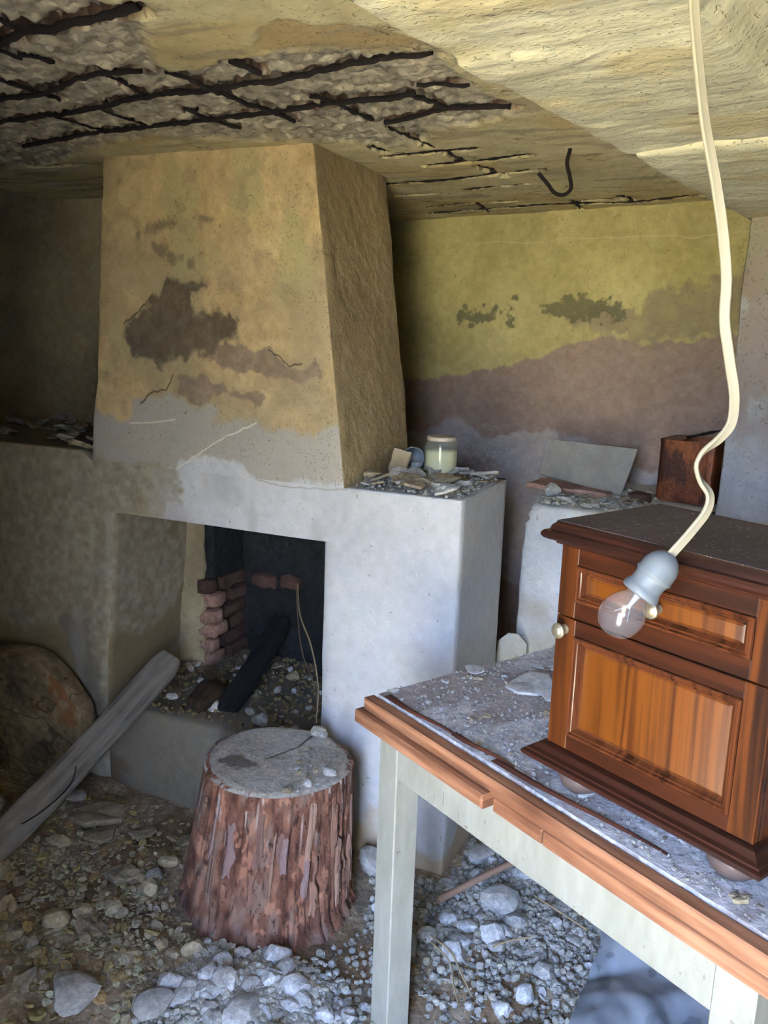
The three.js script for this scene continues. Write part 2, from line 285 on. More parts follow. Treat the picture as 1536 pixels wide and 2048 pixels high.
const sootMap = colorMap(512, 512, [0, 0.9, 0, 0.9], (x, y) => { const n = fbm2(x * 8, y * 8, 4), m = fbm2(x * 50, y * 50, 3), g = 0.115 + n * 0.05 + m * 0.05, c = [g, g, g * 1.02]; mixc(c, [0.36, 0.33, 0.32], 0.75 * sstep(0.025, 0.005, Math.abs(fbm2(x * 5 + 8, y * 9, 4))) * sstep(0.05, 0.3, fbm2(x * 4 + 2, y * 4 + 5, 3))); return mixc(c, [0.42, 0.38, 0.36], 0.5 * speck(x, y, 90, 0.93)); }, true);
const M = {
  hood: std({ map: hoodMap, bumpMap: rescaled(plasterBump, 0.45), bumpScale: 0.006 }),
  hoodSide: std({ map: plainMap, color: 0xfff6e6, bumpMap: rescaled(plasterBump, 0.45), bumpScale: 0.007 }),
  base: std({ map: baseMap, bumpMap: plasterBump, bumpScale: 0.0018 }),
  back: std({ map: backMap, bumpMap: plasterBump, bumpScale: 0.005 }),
  pier: std({ map: pierMap, bumpMap: plasterBump, bumpScale: 0.005 }),
  dim: std({ color: 0x958f84, bumpMap: plasterBump, bumpScale: 0.004 }),
  plain: std({ map: plainMap, bumpMap: plasterBump, bumpScale: 0.004 }),
  soot: std({ map: sootMap, bumpMap: coarseBump, bumpScale: 0.012, roughness: 0.9 }),
  rust: std({ color: 0x1d100b, roughness: 0.9, bumpMap: rescaled(coarseBump, 0.08), bumpScale: 0.002 }),
};

// ---------------------------------------------------------------- ceiling with its exposed bars
const HC = 2.07;
const bars = [
  [[-1.6, -1.36], [-1.379, -1.289], [-1.274, -1.261], [-1.178, -1.254], [-1.087, -1.246], [-1.001, -1.232]],
  [[-2.0, -1.66], [-1.713, -1.592], [-1.56, -1.573], [-1.443, -1.536], [-1.335, -1.495], [-1.231, -1.519]],
  [[-2.25, -1.81], [-1.898, -1.76], [-1.701, -1.737], [-1.521, -1.716], [-1.364, -1.672], [-1.179, -1.665], [-0.989, -1.646], [-0.793, -1.604], [-0.714, -1.59], [-0.614, -1.583]],
  [[-2.06, -1.989], [-1.812, -1.939], [-1.566, -1.907], [-1.339, -1.89], [-1.133, -1.874], [-0.939, -1.839], [-0.823, -1.839], [-0.742, -1.823]],
  [[-0.909, -2.036], [-0.808, -2.0], [-0.711, -1.958], [-0.568, -1.977]], [[-1.061, -2.384], [-0.907, -2.355], [-0.765, -2.341]], [[-0.983, -2.528], [-0.804, -2.499], [-0.64, -2.457]],
  [[-1.237, -2.795], [-0.987, -2.759], [-0.767, -2.683], [-0.654, -2.67]], [[-0.992, -2.948], [-0.759, -2.874]], [[-1.313, -3.006], [-1.103, -2.996]],
  [[-1.298, -3.447], [-0.886, -3.339], [-0.668, -3.309], [-0.471, -3.325], [-0.239, -3.21]], [[-1.254, -3.294], [-1.08, -3.228], [-0.887, -3.207]], [[-1.11, -3.581], [-0.741, -3.482]],
  [[-0.646, -3.256], [-0.466, -3.205]], [[-0.72, -1.772], [-0.607, -1.787]], [[-2.28, -2.219], [-2.184, -2.242], [-2.06, -2.224]],
  [[-1.271, -1.191], [-1.281, -1.233], [-1.264, -1.254]], [[-1.577, -1.469], [-1.563, -1.539], [-1.561, -1.628]], [[-1.329, -1.525], [-1.336, -1.647]],
  [[-1.185, -1.534], [-1.166, -1.593], [-1.163, -1.651], [-1.148, -1.757], [-1.128, -1.866], [-1.117, -1.957]], [[-1.01, -1.511], [-0.992, -1.592]], [[-1.321, -1.783], [-1.32, -1.895], [-1.301, -1.991]],
  [[-1.538, -1.735], [-1.515, -1.894]], [[-1.708, -1.761], [-1.683, -1.915]], [[-0.971, -1.767], [-0.943, -1.847], [-0.931, -2.014]], [[-0.76, -1.817], [-0.735, -1.865], [-0.714, -1.948]],
  [[-0.917, -2.086], [-0.901, -2.19], [-0.881, -2.298]], [[-0.866, -2.379], [-0.856, -2.485]], [[-0.835, -2.564], [-0.797, -2.733]], [[-1.398, -1.352], [-1.361, -1.405]], [[-1.045, -3.246], [-1.07, -3.461]],
  [[-1.41, -1.318], [-1.408, -1.365]], [[-1.047, -2.254], [-1.034, -2.329]], [[-0.681, -3.249], [-0.689, -3.44]], [[-0.5, -3.176], [-0.477, -3.29]]];
const thick = [1.7, 1.3, 1.4, 1.4, 1.3, 0.9, 0.9, 0.9, 0.9, 0.8, 1.1, 0.9, 0.8, 0.7, 0.9, 0.7, 0.9, 1.1, 0.9, 1.2, 1.3, 1.1, 0.7, 0.7, 1.0, 1.2, 0.7, 0.9, 0.9, 1.1, 0.7, 0.8, 0.7, 0.8, 0.8];
const spall = [[-2.6, -0.9], [-1.04, -1.1], [-1.04, -1.171], [-1.005, -1.238], [-1.152, -1.445], [-1.185, -1.534], [-1.093, -1.528], [-0.989, -1.496], [-0.933, -1.498], [-0.784, -1.501], [-0.705, -1.569], [-0.615, -1.577], [-0.608, -1.762], [-0.569, -1.886], [-0.555, -2.003], [-0.692, -2.096], [-0.831, -2.153], [-0.991, -2.301], [-1.089, -2.181], [-1.259, -2.124], [-1.578, -1.972], [-1.823, -2.051], [-2.182, -2.218], [-2.9, -2.25]];
const lamin = [[-0.866, -1.372], [-0.797, -1.341], [-0.654, -1.435], [-0.6, -1.54], [-0.694, -1.573], [-0.784, -1.501], [-0.929, -1.49]];
const spallAt = (x, z) => sdPoly(x, z, spall) + 0.03 * fbm2(x * 16, z * 16, 4);
const barAt = (x, z) => { let d = 1; for (let i = 0; i < bars.length; i++) { const p = bars[i]; if (!near(x, z, p, 0.06)) continue; d = Math.min(d, dLine(x, z, p) / thick[i]); } return d; };
function ceilY(x, z) {
  const s = spallAt(x, z), zone = sstep(0.012, -0.012, s), agg = fbm2(x * 45, z * 45, 3), d = barAt(x + 0.006 * vn2(x * 40, z * 40), z + 0.006 * vn2(x * 40 + 9, z * 40));
  return HC + 0.004 * fbm2(x * 5, z * 5, 3) + zone * (0.009 + 0.013 * agg) + sstep(0.019 + 0.012 * agg, 0.009 + 0.012 * agg, d) * (0.026 + 0.012 * agg) + 0.006 * sstep(0.004, -0.004, sdPoly(x, z, lamin) + 0.02 * fbm2(x * 20, z * 20, 3)) + 0.0025 * fbm2(x * 60, z * 18, 2) * (1 - zone);
}
const ceilMap = colorMap(1100, 1100, [-2.6, 0.1, -3.75, -0.9], (x, z) => {
  const n = fbm2(x * 4, z * 4, 5), m = fbm2(x * 38, z * 38, 3), zone = sstep(0.02, -0.02, spallAt(x, z)), c = [0.735 + n * 0.1 + m * 0.07, 0.685 + n * 0.1 + m * 0.07, 0.525 + n * 0.09 + m * 0.07];
  mixc(c, [0.60, 0.50, 0.33], 0.7 * sstep(0.0, -0.01, sdPoly(x, z, lamin) + 0.02 * fbm2(x * 20, z * 20, 3)));
  mixc(c, [0.68, 0.58, 0.36], 0.45 * sstep(0.05, 0.3, fbm2(x * 3 + 9, z * 5, 4)));
  mixc(c, [0.55, 0.50, 0.40], 0.6 * sstep(0.1, 0.35, fbm2(x * 6 + 1, z * 22, 4)));
  mixc(c, [0.33, 0.27, 0.19], 0.7 * sstep(0.035, 0.012, Math.abs(fbm2(x * 7 + 30, z * 24 + 0.9 * x, 4))) * sstep(0.1, 0.3, fbm2(x * 4, z * 4 + 60, 3)));
  const peb = vn2(x * 55, z * 55), g = 0.585 + m * 0.16 + (peb > 0.45 ? 0.14 : peb < -0.55 ? -0.12 : 0);
  mixc(c, [g, g * 0.935, g * 0.80], zone);
  const d = barAt(x, z);
  mixc(c, [0.24, 0.14, 0.09], 0.75 * sstep(0.02, 0.008, d + 0.008 * fbm2(x * 50, z * 50, 3)));
  mixc(c, [0.34, 0.25, 0.16], 0.6 * speck(x, z, 90, 0.93));
  return c;
});
const ceiling = struct('ceiling', smoothNormals(grid(330, 345, (s, t) => { const x = lerp(-2.75, 0.05, s), z = lerp(-3.8, -0.85, t); return [x, ceilY(x, z), z, x, z]; })), std({ map: ceilMap, bumpMap: plasterBump, bumpScale: 0.005 }), 'spalled plaster ceiling with rusted reinforcement bars showing');
for (let i = 0; i < bars.length; i++) {
  const P = bars[i], pts = [];
  for (let k = 0; k < P.length - 1; k++) { const n = Math.max(2, Math.round(Math.hypot(P[k + 1][0] - P[k][0], P[k + 1][1] - P[k][1]) / 0.04)); for (let q = 0; q < n; q++) pts.push([lerp(P[k][0], P[k + 1][0], q / n), lerp(P[k][1], P[k + 1][1], q / n)]); }
  pts.push(P[P.length - 1]);
  const g = tube(pts.map(([x, z]) => [x + 0.003 * fbm2(x * 30, z * 30, 2), HC + 0.006 + 0.007 * fbm2(x * 14 + i, z * 14, 2), z + 0.004 * vn2(x * 22, z * 22 + i)]), 0.0046 * thick[i], pts.length * 3, 7);
  const p = g.attributes.position;
  for (let q = 0; q < p.count; q++) { const x = p.getX(q), y = p.getY(q), z = p.getZ(q), k = 0.006 * fbm3(x * 70, y * 70, z * 70, 2); p.setXYZ(q, x + k, y + k * 0.6, z + k); }
  g.computeVertexNormals();
  mesh('rebar', g, M.rust, ceiling);
}
struct('ceiling_slab', box(-3.7, 1.9, 2.12, 2.5, -4.7, 0.85), M.dim);

// ---------------------------------------------------------------- the beam, walls and floor
const beamMap = colorMap(640, 960, [-0.9, 0.6, -3.1, -0.6], (x, z) => {
  const n = fbm2(x * 5, z * 5, 5), st = fbm2(x * 4, z * 60, 4), m = fbm2(x * 45, z * 45, 2), c = [0.77 + n * 0.06 + st * 0.07 + m * 0.04, 0.745 + n * 0.06 + st * 0.07 + m * 0.04, 0.63 + n * 0.06 + st * 0.06 + m * 0.04];
  mixc(c, [0.74, 0.67, 0.48], 0.5 * sstep(0.1, 0.4, fbm2(x * 4 + 11, z * 7, 4)));
  mixc(c, [0.40, 0.23, 0.14], 0.7 * sstep(0.008, 0.003, Math.hypot((x + 0.52) * 0.35, z + 1.62) + 0.004 * fbm2(x * 60, z * 60, 2)));
  return mixc(c, [0.45, 0.40, 0.30], 0.45 * speck(x, z * 0.6, 95, 0.93));
});
const beamMat = std({ map: beamMap, bumpMap: rescaled(plasterBump, 0.7, 0.4), bumpScale: 0.007 });
const lumps = [[-0.70, -1.22, 0.16, 0.05, 0.006]];
const beamDisp = (w, n) => (n[1] < -0.5 ? lumps.reduce((s, [a, b, ra, rb, h]) => s + h * sstep(1.05, 0.9, Math.hypot((w[0] - a) / ra, (w[2] - b) / rb) + 0.25 * fbm2(w[0] * 20, w[2] * 20, 3)), 0) : 0.008 * fbm3(w[0] * 14, w[1] * 14, w[2] * 14, 3)) + 0.002 * fbm3(w[0] * 22, w[1] * 22, w[2] * 22, 2);
const slope = (w, lo) => { const k = clamp((w[1] - lo) / 0.17); return w[0] > -0.45 ? [w[0] + 0.16 * k, w[1], w[2]] : w; };
const beam = struct('trim_1', joined([
  roughBox({ min: [-0.75, 1.965, -1.87], max: [-0.385, 2.18, -0.1], cell: 0.012, r: 0.012, sharp: '-z', amp: 0.01, freq: 7, disp: beamDisp, warp: (w) => slope(w, 1.965) }),
  roughBox({ min: [-0.73, 1.944, -2.95], max: [-0.37, 2.18, -1.855], cell: 0.012, r: 0.02, amp: 0.008, freq: 6, disp: beamDisp, warp: (w) => slope([w[0], w[1] + 0.006 * sstep(-2.1, -1.87, w[2]), w[2]], 1.94) }),
]), beamMat, 'broad plastered beam crossing the ceiling above the table');
beam.rotation.y = ROOM;
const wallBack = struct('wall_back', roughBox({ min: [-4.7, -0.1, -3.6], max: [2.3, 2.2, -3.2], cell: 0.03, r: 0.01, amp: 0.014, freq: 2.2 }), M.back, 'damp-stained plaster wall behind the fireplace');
wallBack.rotation.y = ROOM;
const pier = struct('wall_right', roughBox({ min: [-0.705, -0.1, -3.25], max: [1.95, 2.1, -2.78], cell: 0.02, r: 0.012, amp: 0.012, freq: 4 }), M.pier, 'peeling plaster wall pier beside the rusty tin');
pier.rotation.y = ROOM;
struct('wall_left', mergeGeometries([box(-3.7, -3.3, -0.2, 2.5, -4.7, 0.35), roughBox({ min: [-3.35, 1.05, -3.1], max: [-1.9, 2.15, -2.8], cell: 0.03, amp: 0.01, freq: 4 })]), M.plain, 'plaster wall at the back of the recess');
struct('wall_east', box(1.5, 1.9, -0.2, 2.5, -4.0, 0.35), M.dim);
struct('wall_front', mergeGeometries([box(-3.7, -0.5, -0.2, 2.5, 0.1, 0.85), box(0.15, 1.9, -0.2, 2.5, 0.1, 0.85), box(-0.5, 0.15, 2.06, 2.5, 0.1, 0.85)]), M.dim, 'thick wall with the doorway');

function floorH(x, z) {
  return 0.018 * fbm2(x * 3, z * 3, 3) + 0.012 * fbm2(x * 11, z * 11, 3) + 0.05 * Math.exp(-((x + 2.0) ** 2 / 0.12 + (z + 1.75) ** 2 / 0.1)) + 0.035 * Math.exp(-((x + 0.95) ** 2 / 0.03 + (z + 1.45) ** 2 / 0.02)) + 0.03 * Math.exp(-((x + 1.3) ** 2 / 0.05 + (z + 1.3) ** 2 / 0.03)) - 0.005;
}
const dirtMap = colorMap(768, 768, [0, 1.6, 0, 1.6], (x, y) => {
  const n = fbm2(x * 5, y * 5, 5, 8), m = fbm2(x * 60, y * 60, 3, 96), p = vn2(x * 100, y * 100, 160), g = 0.54 + n * 0.14 + m * 0.14 + (p > 0.55 ? 0.12 : 0);
  const c = [g, g * 0.885, g * 0.73]; return mixc(c, [0.42, 0.31, 0.19], 0.6 * sstep(0.0, 0.3, fbm2(x * 4 + 5, y * 4, 4, 0)));
}, true);
const dirtBump = greyMap(768, 768, 0.4, (u, v) => 0.5 + 0.5 * fbm2(u * 24, v * 24, 5, 24) + (vn2(u * 60, v * 60, 60) > 0.4 ? 0.2 : 0));
M.dirt = std({ map: dirtMap, bumpMap: dirtBump, bumpScale: 0.005 });
struct('floor', mergeGeometries([
  smoothNormals(grid(240, 240, (s, t) => { const x = lerp(-3.3, 1.5, s), z = lerp(0.85, -4.0, t); return [x, floorH(x, z), z, x, z]; })), box(-3.7, 1.9, -0.5, -0.12, -4.7, 0.85)]), M.dirt, 'earth floor strewn with rubble');
// what the doorway looks out on: sunlit grass and a hedge
const grassMap = colorMap(512, 512, [0, 4, 0, 4], (x, y) => { const n = fbm2(x * 4, y * 4, 5, 16); return [0.63 + n * 0.15, 0.61 + n * 0.15, 0.50 + n * 0.1]; }, true);
struct('ground', box(-30, 30, -0.3, -0.06, 0.86, 60), std({ map: grassMap }), 'sunlit grass outside the doorway');
{
  const g = grid(120, 24, (s, t) => { const x = lerp(-24, 24, s), a = t * Math.PI, w = 1.0 + 0.3 * fbm2(s * 60, t * 8, 3); return [x, -0.1 + 2.5 * Math.sin(a) * w, 14 - Math.cos(a) * 1.5 * w, x, t * 5]; });
  tag(mesh('hedge', smoothNormals(g), std({ color: 0x9a9a70 })), 'long clipped hedge standing across the grass outside', 'hedge');
}

// ---------------------------------------------------------------- fireplace
function rebase(g, x, y, z) { g.position.set(x, y, z); for (const c of g.children) { c.position.x -= x; c.position.y -= y; c.position.z -= z; } return g; }
const washMap = colorMap(640, 640, [0, 1.5, 0, 1.5], (x, y) => { const n = fbm2(x * 4, y * 4, 5, 6), m = fbm2(x * 44, y * 44, 3, 66); const c = [0.76 + n * 0.08 + m * 0.05, 0.755 + n * 0.08 + m * 0.05, 0.73 + n * 0.08 + m * 0.05]; mixc(c, [0.60, 0.55, 0.45], 0.6 * sstep(0.1, 0.4, fbm2(x * 3 + 4, y * 3 + 8, 4))); return mixc(c, [0.5, 0.45, 0.38], 0.6 * speck(x, y, 70, 0.93)); }, true);
M.wash = std({ map: washMap, bumpMap: plasterBump, bumpScale: 0.004 });
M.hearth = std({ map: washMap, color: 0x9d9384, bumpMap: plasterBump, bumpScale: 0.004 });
const brickMap = colorMap(512, 512, [0, 0.5, 0, 0.5], (x, y) => { const n = fbm2(x * 14, y * 14, 4), m = fbm2(x * 120, y * 120, 3); return [0.66 + n * 0.16 + m * 0.12, 0.52 + n * 0.14 + m * 0.12, 0.455 + n * 0.14 + m * 0.12]; });
M.brick = std({ map: brickMap, bumpMap: coarseBump, bumpScale: 0.004 });
M.brickSoot = std({ map: brickMap, color: 0x7d7573, bumpMap: coarseBump, bumpScale: 0.005 });
const fireplace = thing('fireplace', 'whitewashed masonry fireplace with square opening and tall tapering hood', 'fireplace');
{
  const zf = -2.102, zb = -2.555, am = { cell: 0.018, r: 0.012, amp: 0.008, freq: 3.2, analytic: true };
  const lift = (w) => [w[0], w[1] > 1.0 ? w[1] + 0.028 * sstep(-1.945, -1.985, w[0]) * sstep(1.02, 1.13, w[1]) : w[1], w[2]];
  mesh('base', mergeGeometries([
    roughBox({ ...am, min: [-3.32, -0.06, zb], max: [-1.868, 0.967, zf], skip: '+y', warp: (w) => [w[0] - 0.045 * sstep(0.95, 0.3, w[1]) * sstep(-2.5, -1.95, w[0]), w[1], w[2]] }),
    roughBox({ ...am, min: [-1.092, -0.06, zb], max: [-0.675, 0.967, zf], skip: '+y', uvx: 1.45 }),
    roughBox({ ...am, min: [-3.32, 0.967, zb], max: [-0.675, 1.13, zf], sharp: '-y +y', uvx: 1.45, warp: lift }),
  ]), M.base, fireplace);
  mesh('recess_sill', roughBox({ min: [-3.32, 0.9, -2.85], max: [-1.93, 1.155, -2.53], cell: 0.03, r: 0.006, amp: 0.008, freq: 3.2 }), M.base, fireplace);
  const taper = (w) => { const t = (w[1] - 1.127) / 0.95, k = (w[0] + 1.951) / 0.926, q = (w[2] + 2.606) / 0.504; return [lerp(-1.951, -1.915, t) * (1 - k) + lerp(-1.025, -1.178, t) * k, w[1], lerp(-2.606, -2.672, t) * (1 - q) + lerp(-2.102, -2.165, t) * q]; };
  const hb = { min: [-1.951, 1.127, -2.606], max: [-1.025, 2.09, -2.102], cell: 0.014, r: 0.016, sharp: '-y +y', amp: 0, warp: taper, disp: (w) => lerp(0.008 * fbm3(w[0] * 3.2, w[1] * 3.2, w[2] * 3.2, 3), 0.010 * fbm3(w[0] * 5, w[1] * 5, w[2] * 5, 3) + 0.003 * fbm3(w[0] * 30, w[1] * 30, w[2] * 30, 2), sstep(1.13, 1.3, w[1])) };
  mesh('hood', roughBox({ ...hb, only: '+z' }), M.hood, fireplace).userData.label = 'ochre hood front with dark damp stain';
  mesh('hood_side', roughBox({ ...hb, only: '-x +x -z +y' }), M.hoodSide, fireplace);
  mesh('hearth', roughBox({ min: [-1.92, -0.06, -2.75], max: [-1.08, 0.305, -2.085], cell: 0.02, r: 0.035, amp: 0.012, freq: 5 }), M.hearth, fireplace);
  const sb = { cell: 0.018, r: 0.01, amp: 0.02, freq: 9 };
  const fb = mesh('firebox', joined([
    roughBox({ ...sb, min: [-1.95, 0.25, -2.95], max: [-1.03, 1.08, -2.72], amp: 0.035, freq: 8 }),
    roughBox({ ...sb, min: [-1.95, 0.98, -2.8], max: [-1.03, 1.1, -2.53] }),
    roughBox({ ...sb, min: [-1.1, 0.2, -2.8], max: [-1.02, 1.05, -2.5] }),
    roughBox({ ...sb, min: [-1.95, 0.64, -2.8], max: [-1.757, 1.05, -2.515] })]), M.soot, fireplace);
  fb.userData.label = 'soot-blackened inside of the firebox';
  mesh('plaster_return', roughBox({ min: [-1.93, 0.26, -2.52], max: [-1.795, 1.0, -2.497], cell: 0.015, r: 0.008, amp: 0.02, freq: 12 }), M.plain, fireplace);
  for (let k = 0; k < 6; k++) for (let q = 0; q < 2; q++) {
    const y0 = 0.3 + k * 0.058, off = k % 2 ? 0.05 : 0, z1 = -2.485 - (q ? 0.125 - off : 0) - rr(0, 0.012), z0 = q ? -2.74 : -2.6 + off * 0.8;
    const g = roughBox({ min: [-1.82, y0 + 0.003, z0], max: [-1.755 + rr(-0.012, 0.012) - (k > 4 ? 0.012 : 0), y0 + 0.052, z1 - 0.004], cell: 0.02, r: 0.009, amp: 0.014, freq: 20 });
    mesh('brick', g, q || k > 4 ? M.brickSoot : M.brick, fireplace);
  }
  for (const [x0, x1, y0] of [[-1.72, -1.6, 0.585], [-1.585, -1.5, 0.59]]) mesh('brick', roughBox({ min: [x0, y0, -2.74], max: [x1, y0 + 0.05, -2.69], cell: 0.015, r: 0.012, amp: 0.02, freq: 25 }), M.brickSoot, fireplace);
  rebase(fireplace, -1.5, 0, -2.3);
}
// ---------------------------------------------------------------- counter at the back
const counter = thing('masonry_counter', 'low whitewashed masonry counter against the back wall behind the table', 'counter', [0, 0, 0], ROOM);
{
  const crumble = (w, n) => { const e = sstep(0.14, 0.0, Math.hypot((w[0] + 1.27) * 0.9, (w[1] - 1.03) * 0.7, (w[2] + 2.52) * 0.6)); return -0.05 * e * (0.6 + fbm3(w[0] * 25, w[1] * 25, w[2] * 25, 3)); };
  mesh('counter_body', joined([roughBox({ min: [-1.272, -0.06, -3.19], max: [-0.715, 1.028, -2.52], skip: '+x', cell: 0.016, r: 0.03, amp: 0.014, freq: 4, disp: crumble }), roughBox({ min: [-0.715, -0.06, -2.765], max: [-0.2, 1.028, -2.52], skip: '-x', cell: 0.016, r: 0.03, amp: 0.014, freq: 4 })]), M.wash, counter);
}
// ---------------------------------------------------------------- rubble shapes
function stoneGeo(flat, detail = 1) {
  const g0 = mergeVertices((() => { const g = new THREE.IcosahedronGeometry(1, detail); g.deleteAttribute('normal'); g.deleteAttribute('uv'); return g; })(), 1e-4), p = g0.attributes.position, ox = rr(0, 50), cut = [];
  for (let k = 0; k < 5; k++) cut.push([V3(rr(-1, 1), rr(-1, 1), rr(-1, 1)).normalize(), rr(0.55, 0.85)]);
  const v = V3(), sx = rr(0.75, 1.1), sz = rr(0.6, 1.0);
  for (let i = 0; i < p.count; i++) {
    v.fromBufferAttribute(p, i); const k = 1 + 0.28 * fbm3(v.x * 1.6 + ox, v.y * 1.6, v.z * 1.6, 2); v.multiplyScalar(k);
    for (const [n, d] of cut) { const e = v.dot(n) - d; if (e > 0) v.addScaledVector(n, -e * 0.92); }
    p.setXYZ(i, v.x * sx, v.y * flat, v.z * sz);
  }
  const g = g0.toNonIndexed(); g.computeVertexNormals(); metricUV(g); return g;
}
function flakeGeo(th) {
  const n = 7 + Math.floor(rr(0, 4)), a0 = rr(0, 6), R = [], pos = [];
  for (let i = 0; i < n; i++) R.push([a0 + (i + rr(-0.25, 0.25)) * 2 * Math.PI / n, rr(0.68, 1.05)]);
  const ring = (k, y) => R.map(([a, r], i) => [Math.cos(a) * r * k, y + 0.06 * Math.sin(a * 2 + a0), Math.sin(a) * r * k * 0.72 + 0.02 * (i % 2)]);
  const L = [ring(0.9, -th), ring(1, -th * 0.3), ring(0.97, th * 0.8), ring(0.86, th), ring(0.45, th * 1.06)], q = (a, b, c) => pos.push(...a, ...b, ...c);
  for (let k = 1; k < L.length; k++) for (let i = 0; i < n; i++) { const m = (i + 1) % n; q(L[k - 1][i], L[k][i], L[k][m]); q(L[k - 1][i], L[k][m], L[k - 1][m]); }
  for (let i = 0; i < n; i++) { const m = (i + 1) % n; q([0, th * 1.1, 0], L[4][m], L[4][i]); q([0, -th, 0], L[0][i], L[0][m]); }
  const g = new THREE.BufferGeometry(); g.setAttribute('position', new THREE.Float32BufferAttribute(pos, 3)); g.computeVertexNormals(); metricUV(g); return g;
}
const stoneG = Array.from({ length: 12 }, (_, i) => stoneGeo(i < 6 ? 0.72 : 0.5)), flakeG = Array.from({ length: 12 }, (_, i) => flakeGeo(i % 3 ? 0.1 : 0.18));
const chipMap = colorMap(256, 256, [0, 4, 0, 4], (x, y) => { const n = fbm2(x * 2, y * 2, 4, 8), m = fbm2(x * 12, y * 12, 3, 48), g = 0.86 + n * 0.16 + m * 0.14; return [g, g, g]; }, true);
const chipBump = rescaled(plasterBump, 3);
const CHIP = [[0.80, 0.79, 0.765], [0.74, 0.72, 0.68], [0.83, 0.82, 0.79], [0.64, 0.58, 0.48], [0.73, 0.66, 0.53]].map((c) => std({ map: chipMap, color: new THREE.Color().setRGB(...c, THREE.SRGBColorSpace), bumpMap: chipBump, bumpScale: 0.0015 }));
const chip = () => CHIP[Math.floor(rnd() * CHIP.length)];
function bit(kind, geos, mats, [x, y, z], s, label, category, group, tilt = 0.25) {
  const m = mesh(kind, geos[Math.floor(rnd() * geos.length)], Array.isArray(mats) ? mats[Math.floor(rnd() * mats.length)] : mats);
  m.position.set(x, y, z); m.scale.setScalar(s); m.rotation.set(rr(-tilt, tilt), rr(0, 6.28), rr(-tilt, tilt));
  return tag(m, label, category, group);
}
function heap(name, geos, mats, list) { // list of [x, y, z, size]
  const im = new THREE.InstancedMesh(geos, mats, list.length), o = new THREE.Object3D(), c = new THREE.Color();
  list.forEach(([x, y, z, s], i) => { o.position.set(x, y, z); o.scale.setScalar(s); o.rotation.set(rr(-0.6, 0.6), rr(0, 6.28), rr(-0.6, 0.6)); o.updateMatrix(); im.setMatrixAt(i, o.matrix); const g = rr(0.7, 1.08), e = x < -1.15 ? 0.66 : 0.95; im.setColorAt(i, c.setRGB(g, g * rr(0.5 + e / 2, 1), g * rr(e * 0.9, e + 0.05))); });  // browner on the left: warm bounce light tinted into the stones
  im.name = numbered(name); shadows(im); scene.add(im);
  return im;
}
const STUMP = [-1.08, -1.83];
function floorSpot() {
  for (;;) {
    const k = rnd(); let x, z; const gau = () => (rnd() + rnd() + rnd() - 1.5) * 1.15;
    if (k < 0.30) { x = -0.96 + gau() * 0.22; z = -1.44 + gau() * 0.12; } else if (k < 0.58) { x = -1.5 + gau() * 0.45; z = -1.55 + gau() * 0.3; } else if (k < 0.85) { x = -0.45 + gau() * 0.4; z = -2.05 + gau() * 0.35; } else { x = rr(-2.3, 0.2); z = rr(-2.4, -1.15); }
    if (Math.hypot(x - STUMP[0], z - STUMP[1]) < 0.275) continue;
    if (x < -0.655 && z < -2.07) continue;
    if (z < -2.7 || z > -1.0 || x > 0.35) continue;
    return [x, z];
  }
}
// large pieces that can be told apart
const slabs = [
  [-1.755, -1.86, 0.105, 0, 'large flat round-edged stone slab on the floor under the leaning plank'], [-1.60, -1.885, 0.055, 0, 'thin flat stone just right of the large floor slab'], [-1.505, -1.686, 0.06, 0, 'smooth pale stone in the middle of the dark rubble left of stump'],
  [-1.88, -1.905, 0.045, 1, 'broken white plaster piece lying where the plank touches the rubble'], [-1.475, -1.59, 0.05, 0, 'tan flat stone amid dark rubble left of the stump'], [-1.415, -1.717, 0.035, 1, 'small grey stone close to the left foot of stump'],
  [-1.278, -1.252, 0.07, 1, 'big tan stone at the bottom edge of the dark rubble'], [-1.10, -1.32, 0.06, 1, 'split layered stone at the bottom edge beside the pale gravel'], [-1.432, -1.476, 0.06, 0, 'long flat stone in the brown dirt at far left'],
  [-0.905, -1.395, 0.05, 1, 'pale angular stone in front of the white gravel heap'], [-0.60, -2.228, 0.055, 1, 'grey angular stone seen under the table apron'], [-0.487, -2.052, 0.06, 1, 'pale broken stone beside the stick under the table'], [-0.872, -2.04, 0.075, 1, 'upright pale lump between stump and table leg'],
  [-1.69, -1.80, 0.06, 0, 'brown flat slab partly under the large floor slab']];
for (const [x, z, s, st, label] of slabs) { const m = bit(st ? 'rubble_stone' : 'flat_stone', st ? stoneG : flakeG, CHIP[st ? 1 : 3], [x, floorH(x, z) + (st ? s * 0.38 : s * 0.16), z], s, label, 'stone', null, 0.1); if (label.startsWith('upright')) m.rotation.z = 1.2; else if (st) m.scale.y *= 0.62; }
for (let i = 0; i < 285; i++) { const [x, z] = floorSpot(), s = 0.014 + 0.032 * Math.pow(rnd(), 2.0), st = rnd() < 0.7; bit(st ? 'rubble_stone' : 'plaster_flake', st ? stoneG : flakeG, x < -1.12 ? [CHIP[3], CHIP[3], CHIP[4], CHIP[4]] : [CHIP[0], CHIP[1], CHIP[2], CHIP[2]], [x, floorH(x, z) + s * (st ? 0.3 : 0.12), z], s, x < -1.12 ? 'tan rubble fragment in the dark earth left of the stump' : z > -1.62 ? 'white rubble fragment in the pale heap in front of stump' : 'grey rubble fragment on the floor between stump and counter', 'rubble', x < -1.12 ? 'rubble left of the stump' : z > -1.62 ? 'rubble in front of the stump' : 'rubble under the table', 0.4); }  // tan chips on the left carry the warmer light there in their colour
